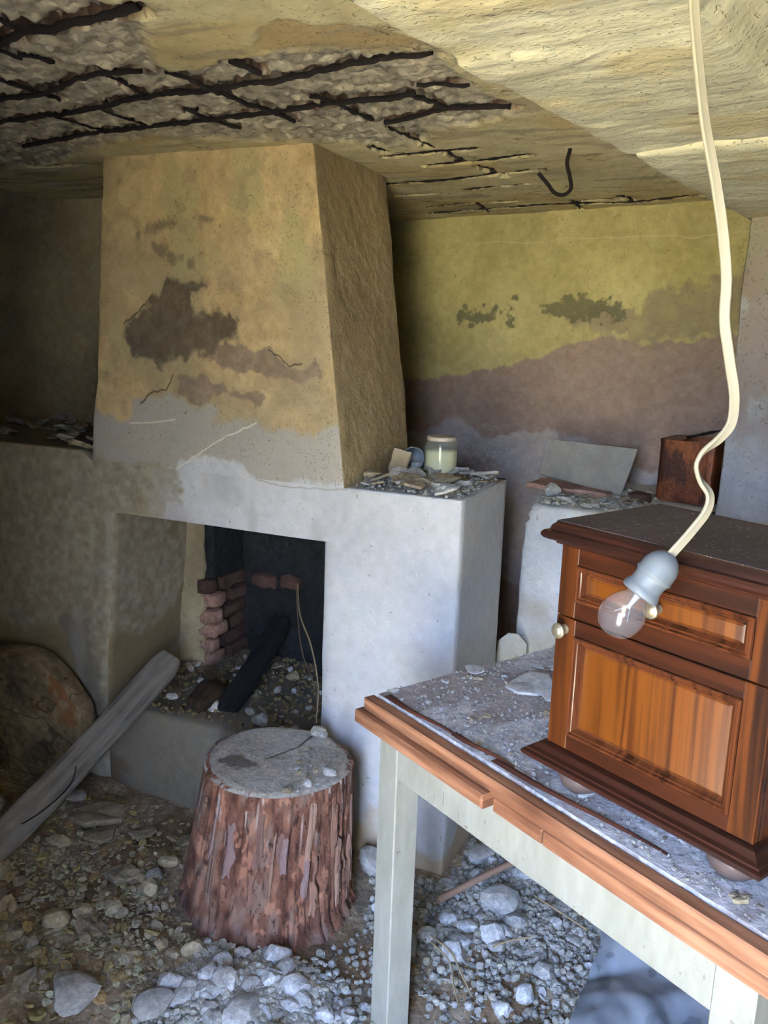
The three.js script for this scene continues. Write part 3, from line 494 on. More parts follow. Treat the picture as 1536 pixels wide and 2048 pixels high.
tag(heap('gravel', stoneG[2], CHIP[1], Array.from({ length: 9000 }, () => { let [x, z] = floorSpot(); for (let q = 0; q < 3 && x < -1.12; q++) [x, z] = floorSpot(); const s = 0.004 + 0.013 * Math.pow(rnd(), 2.0); return [x, floorH(x, z) + s * 0.35, z, s]; })), 'fine plaster gravel and grit covering the earth floor', 'gravel', null, 'stuff');
tag(heap('grit', flakeG[1], CHIP[0], Array.from({ length: 4000 }, () => { const [x, z] = floorSpot(); const s = 0.006 + 0.012 * Math.pow(rnd(), 2.4); return [x, floorH(x, z) + s * 0.2, z, s]; })), 'thin plaster chips mixed into the floor gravel', 'gravel', null, 'stuff');
tag(heap('loose_chips', flakeG[3], CHIP[4], Array.from({ length: 520 }, () => { const x = rr(-2.2, -1.12), z = rr(-2.0, -1.1), s = 0.009 + 0.02 * rnd() * rnd(); return [x, floorH(x, z) + s * 0.25, z, s]; })), 'tan stone chips bedded in the brown earth at left', 'rubble', null, 'stuff');
tag(heap('pale_gravel', stoneG[7], CHIP[2], Array.from({ length: 1500 }, () => { const g = () => (rnd() + rnd() + rnd() - 1.5) * 1.1, x = -0.90 + g() * 0.2, z = -1.46 + g() * 0.13, s = 0.006 + 0.014 * rnd() * rnd(); return [x, floorH(x, z) + s * 0.35 + 0.004, z, s]; })), 'heap of white plaster gravel in front of the stump', 'gravel', null, 'stuff');
// on the ledge of the fireplace, on the counter, in the recess, on the hearth
for (let i = 0; i < 46; i++) { const x = rr(-1.0, -0.705), z = rr(-2.5, -2.14), s = rr(0.018, 0.05); bit('ledge_flake', flakeG, CHIP, [x, 1.136 + s * 0.2 + rr(0, 0.016), z], s, 'curled plaster flake lying on the fireplace ledge in front of the jar', 'plaster flake', 'plaster flakes on the fireplace ledge', 0.3); }
for (let i = 0; i < 60; i++) { const [x, z] = room(rr(-1.22, -0.95), rr(-2.86, -2.55)), s = rr(0.01, 0.027); bit('counter_flake', flakeG, CHIP, [x, 1.032 + s * 0.15 + rr(0, 0.01), z], s, 'small plaster flake strewn on the counter below the leaning board', 'plaster flake', 'plaster flakes on the counter', 0.3); }
for (let i = 0; i < 44; i++) { const x = rr(-2.7, -1.98), z = rr(-2.7, -2.13), s = rr(0.016, 0.05); bit('recess_flake', flakeG, [CHIP[1], CHIP[3], CHIP[4]], [x, 1.163 + s * 0.15 + rr(0, 0.018), z], s, 'fallen plaster flake on the sill of the dark recess', 'plaster flake', 'plaster flakes on the recess sill', 0.25); }
for (let i = 0; i < 80; i++) { const x = rr(-1.84, -1.12), z = rr(-2.66, -2.12), s = 0.01 + 0.03 * rnd() * rnd(), st = rnd() < 0.6; bit(st ? 'hearth_stone' : 'hearth_flake', st ? stoneG : flakeG, CHIP, [x, 0.308 + s * 0.3, z], s, 'rubble fragment lying on the hearth inside the fireplace opening', 'rubble', 'rubble fragments on the hearth', 0.4); }
tag(heap('ash_grit', stoneG[4], CHIP[3], Array.from({ length: 900 }, () => { const s = rr(0.003, 0.011); return [rr(-1.85, -1.1), 0.308 + s * 0.4, rr(-2.7, -2.1), s]; })), 'ash and grit covering the hearth floor', 'ash', null, 'stuff');
tag(heap('counter_grit', stoneG[5], CHIP[0], Array.from({ length: 500 }, () => { const [x, z] = room(rr(-1.25, -0.9), rr(-3.0, -2.53)), s = rr(0.002, 0.008); return [x, 1.032 + s * 0.4, z, s]; })), 'fine plaster grit on the counter top', 'grit', null, 'stuff');
tag(heap('ledge_grit', stoneG[3], CHIP[0], Array.from({ length: 350 }, () => { const s = rr(0.002, 0.007); return [rr(-1.02, -0.69), 1.133 + s * 0.4, rr(-2.52, -2.12), s]; })), 'fine plaster grit on the fireplace ledge', 'grit', null, 'stuff');

// ---------------------------------------------------------------- tree stump
const stump = thing('tree_stump', 'reddish brown upright log section with flaking bark used as chopping block', 'stump', [STUMP[0], 0, STUMP[1]], 0.4);
{
  const H = 0.425, rad = (a, y) => { const t = y / H; return lerp(0.243, 0.2, Math.pow(t, 0.85)) * (1 + 0.035 * Math.sin(2 * a + 0.7) + 0.02 * Math.sin(3 * a + 2) + 0.03 * fbm2(a * 1.2, 4, 2)) + 0.016 * sstep(0.12, 0.0, t) * (0.5 + vn2(a * 2.2, 1)); };
  const bark = (a, y) => { const u = a * 5.2, v = y * 6, w = 0.5 * fbm2(u, v * 0.5 + 3, 2); return 0.009 * fbm2(u * 1.1 + w, v * 0.6, 4) - 0.009 * sstep(0.12, 0.0, Math.abs(vn2(u * 1.15 + w * 2.5, v * 0.45 + 9))); };
  const n = 340, m = 110, pos = [], uv = [], idx = [], col = [], c = [0, 0, 0];
  for (let j = 0; j <= m; j++) for (let i = 0; i <= n; i++) {
    const a = (i / n) * 2 * Math.PI, y = (j / m) * H, aw = i === n ? 0 : a, r = rad(aw, y) + bark(Math.abs(Math.sin(aw / 2)) * 6.28, y) - 0.012 * sstep(0.985, 1, y / H);
    pos.push(Math.cos(a) * r - 0.036 * (1 - y / H), y - 0.012, Math.sin(a) * r); uv.push(a * 0.2, y);
    const u = Math.abs(Math.sin(aw / 2)) * 32, k = fbm2(u * 1.3, y * 22, 5), f = fbm2(u * 0.8 + 1.2 * vn2(u, y * 20), y * 17 + 4, 3) * 1.5, d = Math.abs(vn2(u * 1.6 + vn2(u, y * 14), y * 5 + 9));
    c[0] = 0.44 + k * 0.22; c[1] = 0.29 + k * 0.19; c[2] = 0.22 + k * 0.16;
    mixc(c, [0.49, 0.405, 0.35], 0.75 * sstep(0.05, 0.4, fbm2(u * 0.7 + 3, y * 12 + 8, 4))); mixc(c, [0.66, 0.46, 0.36], 0.75 * sstep(0.36, 0.5, f)); mixc(c, [0.18, 0.10, 0.08], 0.8 * sstep(0.07, 0.01, d)); mixc(c, [0.80, 0.76, 0.72], 0.7 * sstep(0.58, 0.72, vn2(u * 6, y * 14)) * sstep(0.2, 0.35, y));
    const L = new THREE.Color().setRGB(c[0], c[1], c[2], THREE.SRGBColorSpace); col.push(L.r, L.g, L.b);
  }
  for (let j = 0; j < m; j++) for (let i = 0; i < n; i++) { const a = j * (n + 1) + i, b = a + 1, e = a + n + 1, f = e + 1; idx.push(a, f, b, a, e, f); }
  const g = fromArrays(pos, uv, idx); g.setAttribute('color', new THREE.Float32BufferAttribute(col, 3)); smoothNormals(g);
  mesh('bark', g, std({ vertexColors: true, bumpMap: rescaled(coarseBump, 0.14, 0.22), bumpScale: 0.005, roughness: 1 }), stump);
  const topMap = colorMap(512, 512, [-0.25, 0.25, -0.25, 0.25], (x, z) => { const r = Math.hypot(x + 0.03, z), n1 = fbm2(x * 20, z * 20, 4), m1 = fbm2(x * 120, z * 120, 3), q = 0.665 + n1 * 0.1 + m1 * 0.1 + 0.02 * Math.sin(r * 420 + 6 * n1); const cc = [q, q * 0.955, q * 0.885]; mixc(cc, [0.30, 0.25, 0.2], 0.8 * sstep(0.006, 0.001, dLine(x, z + 0.006 * vn2(x * 60, 1), [[-0.03, 0.0], [0.05, -0.06], [0.09, -0.15]]))); mixc(cc, [0.36, 0.31, 0.26], 0.75 * ragged(x, z, [[-0.16, 0.02], [-0.10, 0.06], [-0.04, 0.05], [-0.08, 0.01], [-0.13, -0.02]], 0.006, 0.008, 40)); mixc(cc, [0.36, 0.3, 0.26], 0.6 * speck(x, z, 190, 0.9)); return cc; });
  const tg = grid(72, 26, (s, t) => { const a = -s * 2 * Math.PI, r = t * (rad(((a % 6.2832) + 6.2832) % 6.2832, H) + 0.001), x = Math.cos(a) * r, z = Math.sin(a) * r; return [x, H - 0.012 + 0.005 * fbm2(x * 12, z * 12, 3) - 0.006 * sstep(0.93, 1, t), z, x, z]; });
  mesh('cut_face', smoothNormals(tg), std({ map: topMap, bumpMap: rescaled(plasterBump, 0.3), bumpScale: 0.006 }), stump).userData.label = 'dusty grey sawn top';
  const tan = [0x94705c, 0x84604f, 0x9c7a66, 0x7a5c50, 0x8a7069].map((k) => std({ color: k, bumpMap: rescaled(coarseBump, 0.08, 0.2), bumpScale: 0.003 }));
  for (let i = 0; i < 24; i++) { // loose bark plates on the side one sees
    const a0 = rr(0.1, 2.7), y0 = rr(0.02, 0.24), w = rr(0.07, 0.2), h = rr(0.07, 0.2), sd = rr(0, 99), hi = rr(0.002, 0.006);
    const bg = grid(6, 12, (s, t) => { const e = Math.min(1, 5 * Math.sin(Math.PI * clamp(t, 0.02, 0.98))) * (0.75 + 0.35 * vn2(t * 5, sd + s)), a = a0 + (s - 0.5) * w * e + 0.015 * vn2(t * 3 + sd, 2), y = clamp(y0 + t * h + 0.012 * vn2(s * 5, sd), 0.02, 0.392), q = rad(a, y) + bark(Math.abs(Math.sin(a / 2)) * 6.28, y) + hi - (hi + 0.008) * (s === 0 || s === 1 || t === 0 || t === 1 ? 1 : 0); return [Math.cos(a) * q - 0.036 * (1 - y / H), y - 0.012, Math.sin(a) * q, s * w * 0.2, t * h]; });
    mesh('bark_plate', smoothNormals(bg), tan[i % 5], stump);
  }
  for (let i = 0; i < 26; i++) { const a = rr(-1.0, 1.4), r = rr(0.06, 0.19) , s = 0.004 + 0.014 * rnd() * rnd(), x = STUMP[0] + Math.cos(a) * r + 0.01, z = STUMP[1] - Math.sin(a) * r * 0.8 + 0.03; bit('stump_chip', i % 3 ? stoneG : flakeG, CHIP, [x, H - 0.008 + s * 0.35, z], s, 'small plaster chip lying on the sawn top of the stump', 'plaster chip', 'plaster chips on the stump', 0.3); }
  bit('stump_stone', stoneG, CHIP[2], [-0.905, H + 0.008, -1.80], 0.026, 'pale stone at the right rim of the stump top', 'stone');
  bit('stump_lump', stoneG, CHIP[1], [-1.03, H + 0.008, -1.985], 0.034, 'grey plaster lump at the far rim of the stump top', 'plaster lump');
}
// ---------------------------------------------------------------- old timber and the leaning slab
const greyWood = colorMap(512, 512, [0, 0.6, 0, 0.6], (x, y) => { const g = 0.43 + 0.2 * fbm2(x * 60, y * 4, 4) + 0.14 * fbm2(x * 12, y * 12, 3); return [g, g * 0.95, g * 0.86]; });
M.greyWood = std({ map: greyWood, bumpMap: rescaled(brushBump, 0.25, 0.4), bumpScale: 0.004 });
M.char = std({ color: 0x3a3a40, map: greyWood, bumpMap: rescaled(brushBump, 0.25, 0.4), bumpScale: 0.006 });
function beamBetween(name, a, b, w, th, mat, roll, label, category, amp = 0.006) { // a board from a to b
  const A = V3(...a), B = V3(...b), L = A.distanceTo(B), g = roughBox({ min: [-w / 2, 0, -th / 2], max: [w / 2, L, th / 2], cell: 0.016, r: Math.min(w, th) * 0.42, amp, freq: 9, warp: (p) => [p[0] * (1 - 0.18 * sstep(0.93, 1, p[1] / L)) + 0.012 * Math.sin(p[1] * 4), p[1], p[2]] });
  const m = mesh(name, g, mat); m.position.copy(A); m.quaternion.setFromUnitVectors(V3(0, 1, 0), B.clone().sub(A).normalize()).multiply(new THREE.Quaternion().setFromAxisAngle(V3(0, 1, 0), roll));
  return tag(m, label, category);
}
beamBetween('leaning_plank', [-1.90, -0.01, -1.40], [-1.735, 0.44, -2.24], 0.105, 0.045, M.greyWood, 0.2, 'grey weathered plank leaning from the rubble into the fireplace opening', 'plank');
beamBetween('rotten_board', [-2.13, 0.0, -1.36], [-2.06, 0.10, -1.74], 0.13, 0.05, std({ map: dirtMap, bumpMap: dirtBump, bumpScale: 0.01 }), 0.1, 'rotten earth-covered board beneath the lower end of leaning plank', 'board', 0.03);
beamBetween('charred_board', [-1.47, 0.33, -2.16], [-1.58, 0.47, -2.69], 0.085, 0.04, M.char, 0.15, 'charred board lying back into the firebox', 'board', 0.012);
beamBetween('burnt_log', [-1.565, 0.345, -2.11], [-1.60, 0.35, -2.27], 0.085, 0.065, std({ color: 0x8a6b52, map: greyWood }), 0.4, 'short burnt log end on the hearth edge', 'log', 0.02);
beamBetween('black_board', [-1.26, 0.32, -2.60], [-1.30, 0.56, -2.70], 0.22, 0.025, M.char, 0.0, 'blackened board standing against the firebox back', 'board', 0.01);
const slabMap = colorMap(384, 384, [-2.55, -1.9, -0.05, 0.5], (x, y) => { const n = fbm2(x * 9, y * 9, 5), m = fbm2(x * 50, y * 50, 3), c = [0.50 + n * 0.2 + m * 0.12, 0.43 + n * 0.18 + m * 0.12, 0.32 + n * 0.15 + m * 0.1]; mixc(c, [0.50, 0.31, 0.17], 0.7 * sstep(0.05, 0.25, fbm2(x * 8 + 4, y * 8, 4))); return mixc(c, [0.26, 0.21, 0.15], 0.7 * sstep(0.03, 0.008, Math.abs(fbm2(x * 5 + 9, y * 7, 4)))); });
{
  const P = [[-2.5, -0.02], [-2.5, 0.36], [-2.35, 0.43], [-2.2, 0.445], [-2.12, 0.435], [-2.03, 0.37], [-1.96, 0.29], [-1.945, 0.2], [-1.97, 0.08], [-2.03, 0.0]], sh = new THREE.Shape(P.map(([x, y]) => new THREE.Vector2(x, y)));
  const g = new THREE.ExtrudeGeometry(sh, { depth: 0.06, bevelEnabled: true, bevelThickness: 0.015, bevelSize: 0.015, bevelSegments: 3, curveSegments: 4 });
  metricUV(g); const m = mesh('leaning_slab', toCreasedNormals(g, 0.8), std({ map: slabMap, bumpMap: coarseBump, bumpScale: 0.012 })); m.position.set(0, 0, -2.06); m.rotation.x = -0.0;
  tag(m, 'brown round-shouldered stone slab leaning against the wall at far left', 'stone slab');
}

// ---------------------------------------------------------------- table
const TH = -30.95 * Math.PI / 180, TP = [-0.688, 0, -1.526];
const onTable = (x, z) => [TP[0] + x * Math.cos(TH) + z * Math.sin(TH), 0.802, TP[2] - x * Math.sin(TH) + z * Math.cos(TH)];
const rawWood = colorMap(512, 512, [0, 0.5, 0, 0.5], (x, y) => { const g = fbm2(x * 6, y * 90, 4), n = fbm2(x * 8, y * 8, 3); return [0.53 + g * 0.22 + n * 0.12, 0.345 + g * 0.18 + n * 0.11, 0.225 + g * 0.15 + n * 0.1]; });
const paintMap = colorMap(512, 512, [0, 0.6, 0, 0.6], (x, y) => { const n = fbm2(x * 7, y * 7, 4), m = fbm2(x * 70, y * 20, 3), c = [0.60 + n * 0.05 + m * 0.04, 0.585 + n * 0.05 + m * 0.04, 0.52 + n * 0.05 + m * 0.04]; return mixc(c, [0.48, 0.45, 0.38], 0.8 * (speck(x, y * 0.5, 110, 0.93))); });
const dustTop = colorMap(768, 768, [0, 1, -0.98, 0.02], (x, z) => {
  const n = fbm2(x * 8, z * 8, 4), m = fbm2(x * 90, z * 90, 3), s = fbm2(x * 14, z * 3 + 2, 4), g = 0.72 + n * 0.10 + m * 0.16, c = [g, g * 0.975, g * 0.95];
  mixc(c, [0.46, 0.39, 0.36], 0.45 * sstep(0.12, 0.3, s)); mixc(c, [0.30, 0.27, 0.26], 0.6 * speck(x, z, 130, 0.86)); mixc(c, [0.80, 0.79, 0.77], 0.8 * speck(x + 5, z, 150, 0.84));
  return c;
});
M.raw = std({ map: rawWood, roughness: 0.75, bumpMap: rescaled(brushBump, 0.5, 0.12), bumpScale: 0.0015 });
M.paint = std({ map: paintMap, roughness: 0.55, bumpMap: rescaled(plasterBump, 0.4), bumpScale: 0.0012 });
M.dustTop = std({ map: dustTop, bumpMap: rescaled(dirtBump, 0.25), bumpScale: 0.0025 });
{
  const t = thing('wooden_table', 'old cream painted wooden table with bare orange edges under dust', 'table', TP, TH);
  mesh('table_top', roughBox({ min: [0.006, 0.77, -0.96], max: [0.955, 0.801, -0.031], cell: 0.02, r: 0.004, amp: 0.003, freq: 12 }), M.dustTop, t).userData.label = 'grey dust-covered table surface';
  mesh('front_edge', chamferBox(0, 0.955, 0.765, 0.796, -0.03, 0, 0.003), M.raw, t);
  mesh('lower_edge', chamferBox(0.408, 0.525, 0.737, 0.7645, -0.04, -0.001, 0.002), M.raw, t);
  mesh('lower_edge', chamferBox(0.529, 0.955, 0.737, 0.7645, -0.04, -0.0005, 0.002), M.raw, t);
  mesh('edge_strip', chamferBox(-0.004, 0.402, 0.744, 0.7725, -0.04, 0.021, 0.004), M.raw, t);
  mesh('apron', chamferBox(0.1035, 0.8395, 0.647, 0.7368, -0.041, -0.019, 0.002), M.paint, t);
  mesh('side_apron', chamferBox(0.05, 0.07, 0.65, 0.742, -0.87, -0.082, 0.002), M.paint, t);
  mesh('side_apron', chamferBox(0.87, 0.89, 0.65, 0.7368, -0.87, -0.082, 0.002), M.paint, t);
  mesh('back_apron', chamferBox(0.1035, 0.8395, 0.65, 0.7368, -0.92, -0.90, 0.002), M.paint, t);
  for (const x of [0.04, 0.84]) for (const z of [-0.081, -0.935]) mesh('leg', chamferBox(x, x + 0.063, -0.03, x > 0.5 ? 0.7365 : 0.743, z, z + 0.063, 0.0025), M.paint, t);
  for (const [x0, x1, z0, lift] of [[0.03, 0.26, -0.036, 0.006], [0.24, 0.40, -0.045, 0.010], [0.36, 0.72, -0.040, 0.008]]) {
    const g = grid(40, 3, (s, q) => { const x = lerp(x0, x1, s); return [x, 0.8015 + 0.0015 + lift * Math.sin(Math.PI * s) * (q < 0.5 ? 0.3 + q : 1.3 - q) , z0 - 0.006 + (q - 0.5) * 0.018 * (1 - 0.7 * s) + 0.006 * Math.sin(s * 5) - 0.03 * s * (x0 > 0.3 ? 0.6 : 0), x, q * 0.02]; });
    const g2 = g.clone(); { const p = g2.attributes.position; for (let i = 0; i < p.count; i++) p.setY(i, p.getY(i) - 0.0012); g2.setIndex([...g2.index.array].reverse()); }
    mesh('veneer_sliver', joined([g, g2]), std({ color: 0x9b7a66, map: rawWood }), t).userData.label = 'lifting veneer sliver';
  }
}
const tl = 'plaster crumb strewn over the dusty table top';
for (let i = 0; i < 70; i++) { const k = rnd() < 0.65, x = k ? rr(0.02, 0.36) : rr(0.3, 0.9), z = k ? rr(-0.52, -0.06) : rr(-0.17, -0.05), s = 0.005 + 0.017 * rnd() * rnd(), p = onTable(x, z); p[1] += s * 0.2; bit('table_crumb', rnd() < 0.5 ? stoneG : flakeG, CHIP, p, s, tl, 'plaster crumb', 'plaster crumbs on the table', 0.3); }
for (const [x, z, s, label] of [[0.155, -0.34, 0.085, 'large thin white plaster sheet on the table beside the cabinet'], [0.225, -0.36, 0.06, 'second plaster sheet tucked against the left side of cabinet'], [0.02, -0.3, 0.04, 'flat plaster flake on the far left table edge'], [0.09, -0.455, 0.03, 'bluish oval stone chip near the far table edge']]) { const p = onTable(x, z); const m = bit('plaster_sheet', flakeG, CHIP[2], [p[0], p[1] + s * 0.06, p[2]], s, label, 'plaster sheet', null, 0.02); m.scale.y *= 0.5; }
tag(heap('table_grit', stoneG[1], CHIP[0], Array.from({ length: 1500 }, () => { const k = rnd() < 0.55, x = k ? rr(0.01, 0.4) : rr(0.25, 0.95), z = k ? rr(-0.6, -0.05) : rr(-0.25, -0.04), s = 0.0012 + 0.005 * rnd() * rnd(), p = onTable(x, z); return [p[0], p[1] + s * 0.4, p[2], s]; })), 'fine grit and dust grains on the table top', 'grit', null, 'stuff');

// ---------------------------------------------------------------- bedside cabinet on the table
function woodMap(vertical, base, dark) {
  return colorMap(512, 512, [0, 0.5, 0, 0.5], (x, y) => { if (!vertical) [x, y] = [y, x]; const w = x + 0.012 * fbm2(x * 5, y * 4, 3), g = fbm2(w * 130, y * 3, 4), b = fbm2(w * 34, y * 2.4 + 4, 4); const c = [base[0], base[1], base[2]]; mixc(c, dark, clamp(0.36 + g * 1.0 + b * 0.9)); return c; });
}
const gloss = { roughness: 0.4, clearcoat: 0.2, clearcoatRoughness: 0.15 };
const phys = (o) => new THREE.MeshPhysicalMaterial({ metalness: 0, ...o });
M.woodV = phys({ ...gloss, map: woodMap(true, [0.37, 0.185, 0.052], [0.15, 0.065, 0.018]) });
M.woodH = phys({ ...gloss, map: woodMap(false, [0.27, 0.122, 0.045], [0.13, 0.055, 0.02]) });
M.woodDark = phys({ ...gloss, map: woodMap(false, [0.22, 0.105, 0.062], [0.11, 0.052, 0.034]) });
M.woodPanel = phys({ ...gloss, map: woodMap(true, [0.44, 0.238, 0.062], [0.24, 0.105, 0.022]) });
M.bead = phys({ ...gloss, roughness: 0.25, map: woodMap(true, [0.36, 0.19, 0.10], [0.20, 0.10, 0.05]) });
M.brass = phys({ color: 0xb3a68a, metalness: 0.75, roughness: 0.38 });
const cabTop = colorMap(512, 512, [-0.1, 0.5, -0.4, 0.2], (x, z) => { const n = fbm2(x * 9, z * 9, 4), m = fbm2(x * 80, z * 80, 2), c = [0.275 + n * 0.06 + m * 0.05, 0.235 + n * 0.06 + m * 0.05, 0.232 + n * 0.06 + m * 0.05]; mixc(c, [0.78, 0.77, 0.76], 0.85 * speck(x, z, 260, 0.84)); mixc(c, [0.74, 0.73, 0.72], 0.7 * speck(x + 3, z, 150, 0.9)); return c; });
{
  const W = 0.374, D = 0.275, cab = thing('bedside_cabinet', 'brown varnished wooden bedside cabinet standing on the dusty table', 'cabinet', [-0.256, 0.802, -1.342], -28.81 * Math.PI / 180);
  mesh('carcass', mergeGeometries([chamferBox(0, 0.016, 0.076, 0.43, -D, -0.019, 0.001), chamferBox(W - 0.016, W, 0.076, 0.43, -D, -0.019, 0.001), chamferBox(0.015, W - 0.015, 0.076, 0.43, -D + 0.001, -D + 0.012, 0.001), chamferBox(0.015, W - 0.015, 0.077, 0.429, -0.04, -0.021, 0.001)]), M.woodV, cab);
  const slab = (prof) => rings(prof.map(([o, y]) => [-o, W + o, -D - o * 0.2, o, y]), true, true, 'y');
  const top = mesh('top', slab([[0.0, 0.428], [0.006, 0.4295], [0.008, 0.434], [0.016, 0.4355], [0.022, 0.438], [0.0255, 0.4425], [0.0255, 0.447], [0.022, 0.4515], [0.015, 0.453], [0.0145, 0.4565], [0.0125, 0.461], [0.009, 0.464], [0.007, 0.4675]]), M.woodDark, cab);
  mesh('dusty_surface', rings([[-0.007, W + 0.007, -D, 0.007, 0.4675], [-0.0065, W + 0.0065, -D, 0.0065, 0.4685]], false, true, 'y'), std({ map: cabTop, roughness: 0.6 }), top).userData.label = 'dust-speckled top surface';
  mesh('plinth', slab([[0.022, 0.050], [0.028, 0.0515], [0.031, 0.056], [0.030, 0.0605], [0.024, 0.063], [0.0235, 0.066], [0.016, 0.069], [0.0115, 0.0735], [0.008, 0.077], [0.0, 0.079]]), M.woodDark, cab);
  for (const x of [0.05, W - 0.042]) for (const z of [-0.038, -D + 0.04]) { const f = mesh('foot', lathe([[0.001, 0], [0.024, 0.001], [0.034, 0.010], [0.0385, 0.022], [0.037, 0.034], [0.031, 0.043], [0.026, 0.051], [0.001, 0.0515]], 36), phys({ ...gloss, color: 0x54453f, roughness: 0.7 }), cab); f.position.set(x, 0, z); }
  const prof = [[0, 0], [0.0008, 0.0035], [0.003, 0.0055], [0.0055, 0.0045], [0.0068, 0.001], [0.0085, 0.0025], [0.0105, 0.0015], [0.0122, -0.004], [0.0145, -0.0075], [0.0180, -0.0085]];
  const front = (name, y0, y1, px, py0, py1) => { // frame of two stiles and two rails round a moulded panel
    const d = mesh(name, chamferBox(0.0008, W - 0.0008, y0, y1, -0.0195, -0.0105, 0.001), M.woodH, cab), x1 = W - px;
    mesh('stile', chamferBox(0.0008, px, y0, y1, -0.0104, 0, 0.0012), M.woodV, d); mesh('stile', chamferBox(x1, W - 0.0008, y0, y1, -0.0104, 0, 0.0012), M.woodV, d);
    mesh('rail', chamferBox(px, x1, py1, y1, -0.0104, -0.0003, 0.0008), M.woodH, d); mesh('rail', chamferBox(px, x1, y0, py0, -0.0104, -0.0003, 0.0008), M.woodH, d);
    mesh('moulding', rings(prof.map(([i, z]) => [px + i, x1 - i, py0 + i, py1 - i, z]), false, false), M.bead, d);
    const i = 0.0180; mesh('panel', rings([[px + i - 0.001, x1 - i + 0.001, py0 + i - 0.001, py1 - i + 0.001, -0.0085], [px + i + 0.004, x1 - i - 0.004, py0 + i + 0.002, py1 - i - 0.002, -0.0065]], false, true), M.woodPanel, d);
    return d;
  };
  const drawer = front('drawer', 0.3105, 0.4275, 0.036, 0.339, 0.400), door = front('door', 0.0805, 0.3075, 0.040, 0.107, 0.281);
  const knob = (p, x, y) => { const k = mesh('knob', lathe([[0.001, 0], [0.008, 0], [0.0085, 0.003], [0.005, 0.005], [0.0045, 0.010], [0.009, 0.013], [0.0125, 0.016], [0.013, 0.019], [0.0115, 0.0215], [0.0085, 0.0215], [0.0075, 0.0228], [0.005, 0.0245], [0.001, 0.025]], 30), M.brass, p); k.rotation.x = Math.PI / 2; k.position.set(x, y, 0); k.userData.label = 'dull brass turned knob'; };
  knob(drawer, 0.189, 0.3705); knob(door, 0.0205, 0.288);
}
